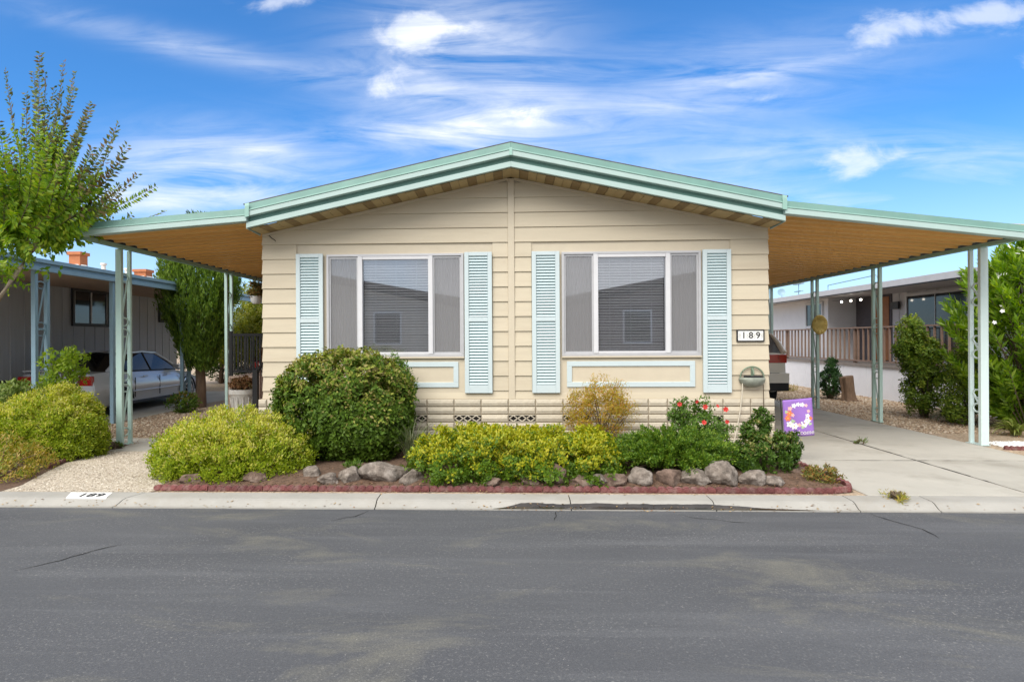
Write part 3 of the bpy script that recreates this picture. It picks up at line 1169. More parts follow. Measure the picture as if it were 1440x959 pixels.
LOW = [(-.535, .012), (-.472, .012), (-.472, .085), (-.535, .085)]
GAP = [(-.487, .0855), (-.46, .0855), (-.46, .165), (-.487, .165)]
UP1 = [(-.560, .158), (-.47, .158), (-.47, .232), (-.560, .232), (-.566, .226), (-.566, .164)]
UP2 = [(-.574, .2325), (-.47, .2325), (-.47, .250), (-.574, .250)]
UP3 = [(-.556, .2505), (-.44, .2505), (-.44, .345), (-.52, .345)]
for s in (-1, 1):
    a, b = s * .0005, s * (HW + .012)
    rake('lower_fascia', M_MINTL, home, a, s * (HW + .03), SO, LOW)
    rake('fascia_recess', M_MINTD, home, a, b, SO, GAP)  # darker teal paints the overhang's shade onto the mint recess
    rake('gutter_face', M_MINTL, home, a, b, SO, UP1)
    rake('gutter_bead', M_MINT, home, a, b, SO, UP2)
    rake('roof_flashing', M_MINTD, home, a, b, SO, UP3)
    # slanted side cap under the eave corner
    x = s * (HW + .031)
    MB().add([(x, -.495, SO(HW) + .0), (x, -.02, SO(HW) - .02), (x, -.02, SO(HW) + .15), (x, -.46, SO(HW) + .15),
              (x + s * .012, -.495, SO(HW) + .0), (x + s * .012, -.02, SO(HW) - .02), (x + s * .012, -.02, SO(HW) + .15), (x + s * .012, -.46, SO(HW) + .15)],
             [(0, 1, 2, 3), (7, 6, 5, 4), (0, 4, 5, 1), (1, 5, 6, 2), (2, 6, 7, 3), (3, 7, 4, 0)]).build('eave_cap', M_MINTL, home)
    x0, x1 = (HW - .03), (HW + .03)
    xs = sorted((s * x0, s * x1))
    MB().loft([[(x, y, SO(x) + z) for y, z in ((-.582, .150), (-.575, .150), (-.575, .34), (-.582, .30))] for x in xs]).build('fascia_strap', M_MINT, home)
MB().loft([[(x, y, SO(0) + z) for y, z in ((-.582, .156), (-.575, .156), (-.568, .262), (-.575, .262))] for x in (-.02, .02)]).build('fascia_strap', M_MINT, home)
mb = MB()
for s in (-1, 1):
    vs = []
    for y in (-.515, 13.7):
        for x in (0, s * 3.72):
            vs += [(x, y, SO(x) + .346), (x, y, SO(x) + .362)]
    mb.add(vs, [(0, 2, 3, 1), (4, 5, 7, 6), (1, 3, 7, 5), (0, 4, 6, 2), (2, 6, 7, 3), (0, 1, 5, 4)])
roof = mb.build('roof', M_SHING, home)


# ================================================================== CARPORT AWNINGS
def scroll_mesh(h, w, r=.008):
    """S-shaped scroll of flat iron in the yz plane, height h, width w"""
    pts = []
    rr = w * .5
    # top hook
    for k in range(0, 13):
        a = math.pi * (1.62 - k / 12 * 1.62)
        pts.append((0, rr * math.cos(a) * .92, h / 2 - rr + rr * math.sin(a)))
    pts += [(0, rr * .75, h / 2 - rr - .04 * h), (0, -rr * .75, -h / 2 + rr + .04 * h)]
    for k in range(0, 13):
        a = math.pi + math.pi * 1.62 * k / 12
        pts.append((0, rr * math.cos(a) * .92, -h / 2 + rr + rr * math.sin(a)))
    mb = MB()
    P = [Vector(p) for p in pts]
    for a, b in zip(P, P[1:]):
        if (b - a).length > 1e-4:
            mb.bar(a, b + (b - a).normalized() * .003, .022, .007, up=(1, 0, 0)) if False else mb.tube([a, b], r, 5)
    return mb


SCROLL_S = scroll_mesh(.34, .125, .013)
SCROLL_L = scroll_mesh(.82, .125, .011)


def post(parent, x, y, h, m, gap=.22, front=.10, rear=.055, style='long', flat=None):
    p = thing('post', None, None, (x, y, 0))
    p.parent = parent
    BX('upright', m, p, -front / 2, front / 2, -.03, .03, .008, h, bevel=.004)
    BX('upright', m, p, -rear / 2, rear / 2, gap - .0225, gap + .0225, .006, h, bevel=.004)
    BX('foot_plate', m, p, -front / 2 - .01, front / 2 + .01, -.045, gap + .04, -.002, .007)
    if style == 'long':
        zs_ = [.55, 1.42, 2.29]
        me = SCROLL_L.mesh('scroll', m)
    else:
        zs_ = [.66, 1.48, 2.28]
        me = SCROLL_S.mesh('scroll', m)
    for z in zs_:
        if z < h - .2:
            o = link_mesh('scroll', me, p)
            o.location = (0, gap / 2, z)
            o.scale = (1, (gap - .06) / .125, 1)
    return p


def carport(label, s, xw, zw, xg, zg, posts, flabel, fl, fr_slope, y1=10.0):
    """s side, from wall (xw,zw) out to gutter (xg,zg)"""
    c = thing('carport', label, 'carport', (s * xg, 0, 0))
    ox = -s * xg
    P = .30
    ya = -.44
    n = int((y1 - ya) / P)
    # one roof pan: flat with a raised rib on one edge
    prof = [(0, 0), (.012, -.030), (.075, -.030), (.087, .0), (.19, .0), (.195, .006), (.20, .0), (P - .004, 0)]
    th = .004
    ring = lambda x, z: [(x + ox, y, z + dz) for y, dz in prof] + [(x + ox, y, z + dz + th) for y, dz in reversed(prof)]
    me = MB().loft([ring(s * xw, zw), ring(s * (xg - .02), zg)]).mesh('roof_pan', M_TAN)
    for i in range(n):
        o = link_mesh('roof_pan', me, c)
        o.location = (0, ya + i * P, 0)
    # roof skin above so that no light comes through the joints
    vs = [(s * xw + ox, ya, zw + .02), (s * xg + ox, ya, zg + .02), (s * xg + ox, y1, zg + .02), (s * xw + ox, y1, zw + .02)]
    vs += [(a, b, z + .03) for a, b, z in vs]
    MB().add(vs, [(0, 3, 2, 1), (4, 5, 6, 7), (0, 1, 5, 4), (1, 2, 6, 5), (2, 3, 7, 6), (3, 0, 4, 7)]).build('roof_skin', M_TAN, c)
    # side gutter / beam
    xa, xb = sorted((s * (xg - .01) + ox, s * (xg + .09) + ox))
    BX('side_gutter', M_MINT, c, xa, xb, -.45, y1, zg - .085, zg - .032, bevel=.004)
    BX('gutter_gap_shade', M_VOID, c, min(s * (xg + .075) + ox, s * (xg + .09) + ox), max(s * (xg + .075) + ox, s * (xg + .09) + ox), -.45, y1, zg - .031, zg + .10)  # dark strip stands in for the unlit gap above the gutter
    # front fascia, same steps as the gable
    xe = xg + .13
    z0 = lambda x: fl - fr_slope * (abs(x) - HW)
    A, B = s * (HW + .013), s * xe
    loc = lambda prof_: [(y, dz) for y, dz in prof_]

    def rk(name, m, prof_):
        xs = sorted((A, B))
        MB().loft([[(x + ox, y, z0(x) + dz) for y, dz in prof_] for x in xs]).build(name, m, c, bevel=.003)
    rk('gutter_face', M_MINTL, [(-.560, .0), (-.45, .0), (-.45, .078), (-.560, .078), (-.566, .072), (-.566, .006)])
    rk('gutter_bead', M_MINT, [(-.572, .0785), (-.45, .0785), (-.45, .096), (-.572, .096)])
    rk('roof_flashing', M_MINTD, [(-.556, .0965), (-.43, .0965), (-.43, .19), (-.515, .19)])
    xs = sorted((s * xe + ox, s * (xe + .012) + ox))
    MB().box(xs[0], xs[1], -.575, -.36, z0(xe) - .006, z0(xe) + .19).build('end_cap', M_MINTD, c)
    for pp in posts:
        post(c, s * pp['x'] + ox, pp['y'], zg - .086, pp.get('m', M_POST), pp.get('gap', .22), pp.get('front', .075), pp.get('rear', .055), pp.get('style', 'long'))
    return c


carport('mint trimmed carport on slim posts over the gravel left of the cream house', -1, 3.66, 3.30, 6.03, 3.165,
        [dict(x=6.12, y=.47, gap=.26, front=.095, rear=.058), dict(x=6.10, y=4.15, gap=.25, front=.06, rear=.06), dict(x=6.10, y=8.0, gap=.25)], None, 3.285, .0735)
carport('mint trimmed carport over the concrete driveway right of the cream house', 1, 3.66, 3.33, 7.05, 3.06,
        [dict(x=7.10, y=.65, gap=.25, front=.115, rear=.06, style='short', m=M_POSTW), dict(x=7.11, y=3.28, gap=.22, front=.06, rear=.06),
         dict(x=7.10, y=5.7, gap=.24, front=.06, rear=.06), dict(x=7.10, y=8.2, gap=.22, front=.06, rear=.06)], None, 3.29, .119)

# ================================================================== THINGS ON THE HOUSE WALL
pl = thing('house_number_plaque', 'white house number plaque reading 189 in a black frame on the cream siding', 'house number', (3.39, -.03, 1.668))
MB().box(-.185, .185, -.012, .012, -.078, .078).build('plate', mat('plaque white', (0.80, 0.80, 0.76), 0.4, 0.03), pl)
mb = MB()
mb.box(-.193, .193, -.02, .012, .070, .086).box(-.193, .193, -.02, .012, -.086, -.070)
mb.box(-.193, -.177, -.02, .012, -.0699, .0699).box(.177, .193, -.02, .012, -.0699, .0699)
mb.build('frame', M_BLACK, pl, bevel=.003)
for i, ch in enumerate('189'):
    text_mesh('digit', ch, .125, M_INK, pl, (-.095 + .10 * i, -.0135, 0), (R(90), 0, 0), .002, .001)
M_ORN = mat('grey scroll ornament', (0.42, 0.43, 0.42), 0.6, 0.05)
for x in (-.148, -.045, .055, .155):
    mb = MB()
    for s in (1, -1):
        pts = [(x + .012 * math.sin(a * 1.0) * s, -.0135, .035 * (a / 3.0 - 1)) for a in [q * .4 for q in range(16)]]
        mb.tube(pts, .0022, 4)
    mb.build('scroll_ornament', M_ORN, pl)

M_GREENM = mat('green painted metal', (0.16, 0.22, 0.15), 0.5, 0.2, 9, dirt=(0.30, 0.30, 0.24), dirt_scale=8, dirt_amt=0.5)
bk = thing('wall_basket', 'green metal half round hose basket hung on the wall beside the shutter', 'hose basket', (3.405, -.03, 1.07))
mb = MB()
mb.tube([(.165 * math.cos(a), -.02, .165 * math.sin(a) * .95) for a in [math.pi * k / 18 for k in range(19)]], .011, 6)
mb.build('arch', M_GREENM, bk, smooth=True)
mb = MB()
mb.bar((0, -.03, .155), (0, -.03, -.02), .035, .012, up=(0, 1, 0)).tube([(0, -.03, .13), (0, -.06, .10), (0, -.075, .05)], .012, 6)
mb.build('centre_strap', M_GREENM, bk)
rings = []
for k, (r, z) in enumerate([(.175, 0), (.185, -.02), (.17, -.065), (.13, -.11), (.06, -.135)]):
    rings.append([(r * math.cos(a), -.005 - r * .85 * math.sin(a), z) for a in [math.pi * q / 16 for q in range(17)]])
for k in range(4, -1, -1):
    rings.append([(x * .95, y * .93 - .002, z + .008) for x, y, z in rings[k]])
MB().loft(rings, closed=False, caps=False).build('bowl', mat('weathered grey green metal', (0.27, 0.29, 0.24), 0.55, 0.25, 9), bk, smooth=True)
mb = MB()
rnd = random.Random(2)
for k in range(4):
    mb.tube([(.13 * math.cos(a) + rnd.uniform(-.01, .01), -.06 + .05 * math.sin(a), -.015 + .012 * k) for a in [2 * math.pi * q / 14 for q in range(15)]], .009, 5)
mb.build('coiled_hose', M_BLACK, bk, smooth=True)
hs = thing('hose', 'pale garden hose hanging from the wall basket down past the skirting', 'hose', (3.23, -.08, 0))
MB().tube([(.03, 0, 1.0), (.02, -.01, .85), (-.01, -.01, .6), (-.06, -.02, .35), (-.12, -.04, .12)], .009, 6).build('tube', mat('pale hose', (0.55, 0.50, 0.40), 0.5, 0.1), hs, smooth=True)
cbl = thing('cable', 'thin dark cable hanging from the wall basket to the ground', 'cable', (3.55, -.075, 0))
MB().tube([(0, 0, .98), (.005, 0, .7), (0, -.005, .4), (.005, -.01, .08)], .006, 6).build('wire', M_TWIG, cbl)
wr = thing('loose_wire', 'short loose wire poking out under the left end of the rake', 'wire', (-3.55, -.03, 3.13))
MB().tube([(0, 0, .05), (.05, -.02, .0), (.10, -.03, -.03), (.11, -.03, -.05)], .006, 5).build('wire', M_BLACK, wr)

# ================================================================== BED EDGING
def scallop_mesh(L, n, h=.060, th=.045):
    w = L / n
    prof = []
    for k in range(n):
        for q in range(7 if k == n - 1 else 6):
            a = math.pi * (1 - q / 6)
            prof.append((k * w + w / 2 + (w / 2) * math.cos(a), h * .58 + h * .42 * math.sin(a)))
    mb = MB()
    front = [(x, -th / 2 - .003, z) for x, z in prof]
    back = [(x, th / 2, z) for x, z in prof]
    m = len(prof)
    vs = front + back + [(x, -th / 2, 0) for x, z in prof] + [(x, th / 2, 0) for x, z in prof]
    fs = []
    for i in range(m - 1):
        fs += [(i, m + i, m + i + 1, i + 1)[::-1], (2 * m + i, 2 * m + i + 1, i + 1, i), (m + i, m + i + 1, 3 * m + i + 1, 3 * m + i)]
    fs += [(0, m, 3 * m, 2 * m), (m - 1, 3 * m - 1, 4 * m - 1, 2 * m - 1)[::1]]
    mb.add(vs, fs)
    # raised bosses on the face of each scallop
    for k in range(n):
        c = k * w + w / 2
        ring = [(c + w * .40 * math.cos(a), h * .50 + h * .40 * math.sin(a)) for a in [2 * math.pi * q / 8 for q in range(8)]]
        vs = [(x, -th / 2 - .0035, z) for x, z in ring] + [(c + (x - c) * .8, -th / 2 - .007, h * .5 + (z - h * .5) * .8) for x, z in ring]
        mb.add(vs, [(q, (q + 1) % 8, 8 + (q + 1) % 8, 8 + q) for q in range(8)] + [tuple(range(8, 16))])
    return mb.mesh('edging_stone', M_RED)


EDGE60 = scallop_mesh(.60, 7)
EDGE30 = scallop_mesh(.26, 3)
rnd = random.Random(12)


def edging(label, path, z=.0, flip=False):
    t = thing('garden_edging', label, 'garden edging', (path[0][0], path[0][1], z))
    b = Vector((path[0][0], path[0][1], 0))
    for a, c in zip(path, path[1:]):
        a, c = Vector((*a, 0)), Vector((*c, 0))
        L = (c - a).length
        d = (c - a) / L
        me, l0 = (EDGE60, .60) if L > .5 else (EDGE30, .26)
        n = max(1, round(L / (l0 + .006)))
        for i in range(n):
            o = link_mesh('edging_stone', me, t)
            p = a + d * (L * i / n)
            o.location = (p.x - b.x, p.y - b.y + rnd.uniform(-.006, .006), -.006 + rnd.uniform(-.006, .004))
            o.rotation_euler = (rnd.uniform(-.05, .05), rnd.uniform(-.006, .006), math.atan2(d.y, d.x) + rnd.uniform(-.012, .012))
            o.scale = (L / n / l0 - .012, 1, 1)
    return t


edging('long red scalloped concrete edging along the front of the planting bed', [(-3.95, -2.335), (3.36, -2.335), (3.56, -2.27), (3.655, -2.07), (3.665, -1.8), (3.66, -1.2), (3.655, -.85)])
edging('short red scalloped edging beside the aggregate path on the left', [(-5.98, -1.25), (-6.10, -.72), (-6.28, -.16)])
edging('red scalloped edging in front of white gravel at the far right', [(7.16, .35), (7.55, .24), (8.1, .12), (8.7, .0)])

# ================================================================== ROCKS
def ico(sub):
    import bmesh
    bm = bmesh.new()
    bmesh.ops.create_icosphere(bm, subdivisions=sub, radius=1)
    V = [v.co.copy() for v in bm.verts]
    F = [tuple(v.index for v in f.verts) for f in bm.faces]
    bm.free()
    return V, F


ICO3, ICO2 = ico(4), ico(2)


def rock(label, x, y, w, d, h, seed, m, rz=0.0, rough=.28, zb=None):
    rg = random.Random(seed)
    off = Vector((seed * 3.1, seed * 1.7, seed * .9))
    V, F = ICO3
    vs = []
    cuts = [(Vector((rg.gauss(0, 1), rg.gauss(0, 1), rg.gauss(0, .8))).normalized(), rg.uniform(.55, .85)) for _ in range(9)]
    for v in V:
        p = v.copy()
        for nrm, q in cuts:
            k = p.dot(nrm)
            if k > q:
                p -= nrm * (k - q) * .9
        p *= 1 + rough * .55 * mnoise.noise(v * 1.6 + off) + rough * .35 * mnoise.noise(v * 4.5 + off) + rough * .2 * mnoise.noise(v * 11 + off)
        vs.append((p.x * w / 1.7, p.y * d / 1.7, max(-.25, p.z + .45) * h / 1.25))
    me = MB().add(vs, F).mesh('rock', m, smooth=False)
    me.polygons.foreach_set('use_smooth', [True] * len(me.polygons))
    o = link_mesh('rock', me)
    o.location = (x, y, zb if zb is not None else .035)
    o.rotation_euler = (0, 0, rz)
    return tag(o, label, 'rock', 'rocks edging the planting bed')


def px_at(px, Y):
    """world x of a photo column at depth Y (measured once from the photograph)"""
    u = (px - 677.88) / 880.0
    c, s = math.cos(.04102), math.sin(.04102)
    return -.0557 + (Y + 9.0765) * (c * u - s) / (s * u + c)


ROCKS = [
    ('small rock under the left end of the lime green mound, behind the red edging', 268, -2.16, .22, .16, .12, M_ROCKB),
    ('flat brown block of rock under the front of the lime green mound', 357, -2.10, .28, .2, .14, M_ROCKB),
    ('brown rock beside the right side of the lime green mound, set back from the edging', 438, -1.95, .24, .2, .20, M_ROCK),
    ('low grey rock just right of the lime green mound', 462, -2.15, .26, .2, .14, M_ROCK),
    ('grey craggy rock between the lime mound and the big split rock', 492, -2.08, .28, .24, .20, M_ROCK),
    ('largest craggy rock left of the low hedge, split with a rusty hollow', 540, -2.02, .50, .34, .27, M_ROCK),
    ('grey rock leaning on the right side of the big craggy rock', 576, -2.12, .26, .22, .17, M_ROCK),
    ('small pale rock at the left foot of the low hedge', 613, -2.12, .17, .14, .12, M_ROCKB),
    ('low brown rock half buried under the middle of the low hedge', 690, -2.18, .26, .16, .10, M_ROCKB),
    ('small brown rock under the hedge just left of the pointed rock', 742, -2.16, .22, .16, .12, M_ROCKB),
    ('pointed reddish brown rock under the right end of the low hedge', 780, -2.12, .30, .26, .25, M_ROCKB),
    ('low brown rock right of the pointed reddish rock', 818, -2.18, .26, .2, .13, M_ROCKB),
    ('greyish rock under the gap between low hedge and juniper', 842, -2.16, .20, .16, .13, M_ROCK),
    ('brown wedge of rock under the left end of the juniper', 864, -2.15, .27, .2, .15, M_ROCKB),
    ('squarish grey rock under the middle of the juniper', 900, -2.13, .30, .22, .20, M_ROCK),
    ('tan rock with holes under the right half of the juniper', 940, -2.12, .30, .22, .21, M_ROCKB),
    ('rounded grey rock left of the tallest pale boulder', 978, -2.12, .31, .24, .19, M_ROCK),
    ('tallest pale pitted boulder between juniper and the glossy shrub', 1016, -2.10, .37, .30, .30, M_ROCK),
    ('mid sized grey rock right of the tallest pale boulder', 1055, -2.12, .28, .24, .20, M_ROCK),
    ('smooth small grey rock rightmost in the bed, under the glossy shrub', 1086, -2.14, .22, .18, .14, M_ROCK),
    ('dusty low rock behind the small succulent, near the corner of the bed', 1124, -1.75, .26, .2, .13, M_ROCKB),
]
for i, (lb, px, y, w, d, h, m) in enumerate(ROCKS):
    rock(lb, px_at(px, y), y, w * .96, d * .95, h * .78, i + 3, m, random.Random(i).uniform(-.5, .5))

# ================================================================== PLANTS OF THE FRONT BED
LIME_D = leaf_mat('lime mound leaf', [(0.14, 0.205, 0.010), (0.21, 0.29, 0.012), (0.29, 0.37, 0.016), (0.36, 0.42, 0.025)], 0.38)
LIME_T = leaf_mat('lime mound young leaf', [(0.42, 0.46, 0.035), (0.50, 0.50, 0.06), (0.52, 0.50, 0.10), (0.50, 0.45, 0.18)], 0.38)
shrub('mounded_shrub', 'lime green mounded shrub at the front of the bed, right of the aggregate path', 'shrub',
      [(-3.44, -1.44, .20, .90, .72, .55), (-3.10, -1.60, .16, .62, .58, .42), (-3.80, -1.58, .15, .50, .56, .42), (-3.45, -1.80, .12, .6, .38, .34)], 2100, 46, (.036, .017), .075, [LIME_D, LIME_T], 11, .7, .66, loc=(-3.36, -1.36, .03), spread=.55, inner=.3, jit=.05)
shrub('mounded_shrub', 'lime green mounded shrub left of the aggregate path, against the carport post', 'shrub',
      [(-6.60, -.32, .28, .64, .62, .66), (-7.05, -.45, .24, .50, .52, .50), (-6.32, -.4, .22, .42, .5, .52)], 1900, 46, (.038, .018), .08, [LIME_D, LIME_T], 12, .6, .62, loc=(-6.5, -.15, .0), spread=.55, inner=.3, jit=.05)
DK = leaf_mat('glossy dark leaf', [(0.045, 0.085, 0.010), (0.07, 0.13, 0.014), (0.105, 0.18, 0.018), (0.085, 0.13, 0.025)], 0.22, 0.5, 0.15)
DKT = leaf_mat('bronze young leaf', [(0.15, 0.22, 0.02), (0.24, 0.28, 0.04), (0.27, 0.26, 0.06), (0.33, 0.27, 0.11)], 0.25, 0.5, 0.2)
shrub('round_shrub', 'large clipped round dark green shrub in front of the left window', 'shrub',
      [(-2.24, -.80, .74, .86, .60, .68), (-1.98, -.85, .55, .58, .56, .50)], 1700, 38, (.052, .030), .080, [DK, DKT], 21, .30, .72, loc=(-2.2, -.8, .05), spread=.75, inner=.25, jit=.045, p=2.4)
GR = leaf_mat('fresh green leaf', [(0.06, 0.12, 0.014), (0.09, 0.17, 0.018), (0.13, 0.21, 0.02)], 0.3)
shrub('leafy_shrub', 'bright green shrub tucked behind the right side of the round shrub', 'shrub',
      [(-1.66, -.42, .98, .27, .26, .36)], 170, 40, (.042, .02), .08, [GR], 22, .5, loc=(-1.55, -.42, .05))
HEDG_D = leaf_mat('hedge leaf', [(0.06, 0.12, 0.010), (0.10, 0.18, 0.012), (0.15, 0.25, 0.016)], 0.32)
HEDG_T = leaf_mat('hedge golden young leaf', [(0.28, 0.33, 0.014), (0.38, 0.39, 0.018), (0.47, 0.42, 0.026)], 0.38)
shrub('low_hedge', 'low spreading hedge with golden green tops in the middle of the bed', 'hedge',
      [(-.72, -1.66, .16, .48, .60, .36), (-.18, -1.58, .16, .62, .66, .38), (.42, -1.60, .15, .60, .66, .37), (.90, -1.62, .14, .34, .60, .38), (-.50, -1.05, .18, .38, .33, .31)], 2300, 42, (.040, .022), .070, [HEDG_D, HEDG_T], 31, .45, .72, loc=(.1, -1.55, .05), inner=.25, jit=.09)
JUN = leaf_mat('juniper spray', [(0.05, 0.115, 0.012), (0.08, 0.165, 0.014), (0.13, 0.23, 0.018), (0.23, 0.31, 0.03)], 0.28)


def juniper(label, x, y, rx, ry, h, nb, seed, z0=.06):
    rg = np.random.default_rng(seed)
    t = thing('juniper', label, 'juniper', (x, y, z0))
    Ps, Ds, Ls = [], [], []
    tips = []
    for k in range(nb):
        a = rg.uniform(0, 2 * math.pi)
        rr = math.sqrt(rg.random())
        end = np.array([rx * rr * math.cos(a), ry * rr * math.sin(a), h * (.35 + .65 * math.sqrt(max(0, 1 - rr * rr))) * rg.uniform(.35, 1.30)])
        st = end * np.array([.35, .35, .1])
        tips.append(end)
        n = 34
        f = np.linspace(.25, 1.04, n)[:, None]
        line = st + (end - st) * f + np.array([0, 0, .10]) * np.sin(f * math.pi)
        d = unit(end - st)
        for j in range(3):
            Ps.append(line + rg.normal(size=(n, 3)) * .012)
            Ds.append(np.tile(d * .9, (n, 1)) + rg.normal(size=(n, 3)) * .55 + np.array([0, 0, .15]))
            Ls.append((.080 - .052 * f[:, 0]) * rg.uniform(.8, 1.2, n))
    P, D, L = np.concatenate(Ps), np.concatenate(Ds), np.concatenate(Ls)
    P[:, 2] = np.maximum(P[:, 2], .01)
    V, T = leaf_arrays(P, D, rg.normal(size=P.shape) + [0, -.4, .8], L, .013)
    link_mesh('foliage', np_mesh('foliage', V, T, [JUN]), t)
    stems(t, (0, 0, 0), [tuple(q * .85) for q in tips[:26]], .014, seed=seed)


juniper('dark feathery juniper spreading between the low hedge and the red flowered shrub', 1.88, -1.62, .85, .58, .44, 340, 5)
HIB = leaf_mat('rose leaf', [(0.05, 0.11, 0.014), (0.085, 0.16, 0.02), (0.13, 0.22, 0.03)], 0.3)
hb = shrub('flowering_shrub', 'tall airy shrub with small red flowers behind the juniper', 'shrub',
           [(2.32, -1.05, .42, .32, .26, .36), (2.45, -1.15, .36, .26, .22, .28), (2.15, -1.0, .5, .12, .12, .32), (2.42, -.98, .58, .1, .1, .28)], 250, 26, (.05, .020), .075, [HIB], 41, .6, loc=(2.32, -1.05, .06), spread=.8)
M_PETAL = mat('red petal', (0.55, 0.045, 0.035), 0.5, 0.15)
fl_me = None
rnd = random.Random(9)
for (fx, fy, fz) in ((.10, -.1, .73), (.24, -.12, .74), (.33, -.2, .56), (-.02, -.15, .80), (.34, -.12, .70), (-.2, -.05, .76), (.05, -.2, .55)):
    if fl_me is None:
        mb = MB()
        for k in range(6):
            a = k * math.pi / 3
            c, s = math.cos(a), math.sin(a)
            mb.add([(0, 0, 0), (.022 * c - .013 * s, -.012, .022 * s + .013 * c), (.036 * c, -.006, .036 * s), (.022 * c + .013 * s, -.012, .022 * s - .013 * c)], [(0, 1, 2, 3)])
        mb.tube([(0, 0, 0), (0, -.03, .004)], .004, 5)
        fl_me = mb.mesh('flower', M_PETAL)
    o = link_mesh('flower', fl_me, hb)
    o.location = (fx - .05, fy - .12, fz)
    o.rotation_euler = (rnd.uniform(-.5, .5), rnd.uniform(-1, 1), rnd.uniform(-.6, .6))
    o.scale = [rnd.uniform(.7, 1.05)] * 3
NAN = leaf_mat('yellowing nandina leaf', [(0.26, 0.25, 0.02), (0.38, 0.31, 0.025), (0.46, 0.30, 0.035), (0.46, 0.22, 0.06)], 0.38)
shrub('nandina', 'feathery yellow orange nandina against the skirting under the right window', 'shrub',
      [(1.18, -.50, .60, .42, .28, .36), (1.25, -.5, .88, .26, .2, .22), (.95, -.5, .70, .2, .2, .2), (1.45, -.5, .74, .18, .18, .16)], 400, 22, (.040, .010), .075, [NAN], 51, .7, loc=(1.18, -.5, .08), spread=.9, inner=.3)
EUO = leaf_mat('glossy box leaf', [(0.035, 0.080, 0.010), (0.06, 0.12, 0.014), (0.09, 0.16, 0.02)], 0.25, 0.45, 0.25)
EUOT = leaf_mat('variegated box leaf', [(0.09, 0.14, 0.02), (0.20, 0.21, 0.05), (0.34, 0.30, 0.10)], 0.25, 0.4)
shrub('glossy_shrub', 'glossy dark shrub with upright lobes at the right corner of the house', 'shrub',
      [(2.95, -1.62, .24, .34, .28, .24), (2.90, -1.55, .50, .09, .09, .28), (2.99, -1.52, .66, .06, .06, .17), (2.76, -1.58, .40, .09, .09, .20), (3.16, -1.62, .32, .15, .14, .17), (3.27, -1.62, .38, .07, .07, .13), (2.72, -1.65, .2, .16, .2, .2)],
      520, 30, (.036, .020), .042, [EUO, EUOT], 61, .5, .30, loc=(2.98, -1.6, .05), spread=.75)
SUC = leaf_mat('rusty succulent leaf', [(0.10, 0.15, 0.03), (0.20, 0.18, 0.04), (0.32, 0.14, 0.04), (0.16, 0.22, 0.05)], 0.2)
shrub('succulent', 'small rusty green succulent clump at the right tip of the bed', 'plant',
      [(3.40, -2.02, .10, .17, .14, .10)], 90, 22, (.034, .014), .035, [SUC], 71, .7, loc=(3.4, -2.02, .04))


def strap_plant(name, label, x, y, z, n, L, w, mats, seed, cat='plant', lean=.6, group=None, sag=1.0):
    rg = random.Random(seed)
    t = thing(name, label, cat, (x, y, z), 0, group)
    vs, fs = [], []
    for k in range(n):
        a = rg.uniform(0, 2 * math.pi)
        l = L * rg.uniform(.6, 1.1)
        el = rg.uniform(.35, 1.0) * lean
        b = (rg.uniform(-.05, .05) * L * 2, rg.uniform(-.05, .05) * L * 2)
        px, pz, ang = 0, 0, math.pi / 2 - el * .6
        o = len(vs)
        S_ = 6
        ww = w * rg.uniform(.7, 1.2)
        for i in range(S_ + 1):
            f = i / S_
            wf = ww * (1 - f ** 2.2) * (.6 + .4 * min(1, f * 3)) + .0008
            cx, cy = b[0] + px * math.cos(a), b[1] + px * math.sin(a)
            vs += [(cx - math.sin(a) * wf / 2, cy + math.cos(a) * wf / 2, max(pz, .01) + .15 * wf), (cx, cy, max(pz, .01)), (cx + math.sin(a) * wf / 2, cy - math.cos(a) * wf / 2, max(pz, .01) + .15 * wf)]
            px += l / S_ * math.cos(ang)
            pz += l / S_ * math.sin(ang)
            ang -= (el * 1.4 + .25) / S_ * 1.6 * sag
        for i in range(S_):
            p = o + i * 3
            fs += [(p, p + 1, p + 4, p + 3), (p + 1, p + 2, p + 5, p + 4)]
    MB().add(vs, fs).build('foliage', mats, t)
    return t


STR_G = leaf_mat('grey green strap leaf', [(0.10, 0.13, 0.06), (0.17, 0.20, 0.10), (0.25, 0.26, 0.15)], 0.2)
STR_D = leaf_mat('dark strap leaf', [(0.03, 0.07, 0.015), (0.05, 0.11, 0.02), (0.08, 0.15, 0.03)], 0.2, 0.4, 0.5)
STR_Y = leaf_mat('yellow green strap leaf', [(0.12, 0.17, 0.03), (0.22, 0.26, 0.06), (0.36, 0.34, 0.13)], 0.25, 0.4, 0.5)
strap_plant('strap_leaf_plant', 'grey green strap leaved clump between the round shrub and the low hedge', -1.30, -1.12, .09, 120, .72, .014, STR_G, 81)
shrub('weed', 'small bright green weed on the bare soil behind the rocks', 'plant', [(px_at(497, -1.7), -1.7, .12, .10, .08, .07)], 24, 20, (.05, .012), .035, [GR], 83, .6, loc=(px_at(497, -1.7), -1.7, .05))
GC = leaf_mat('yellowing groundcover', [(0.13, 0.20, 0.025), (0.27, 0.28, 0.035), (0.42, 0.31, 0.05), (0.45, 0.32, 0.13)], 0.32)
shrub('groundcover', 'straggly yellowing groundcover in the bottom left bed by the kerb', 'plant',
      [(-6.25, -1.55, .10, .42, .5, .20), (-6.65, -1.2, .14, .4, .4, .26), (-5.98, -1.9, .06, .22, .3, .14), (-6.9, -1.7, .1, .4, .4, .2)], 420, 24, (.052, .014), .075, [GC], 85, .6, loc=(-6.3, -1.6, .0), spread=.9)
SAP = leaf_mat('lime sapling leaf', [(0.16, 0.26, 0.02), (0.24, 0.35, 0.03), (0.32, 0.40, 0.05)], 0.4)
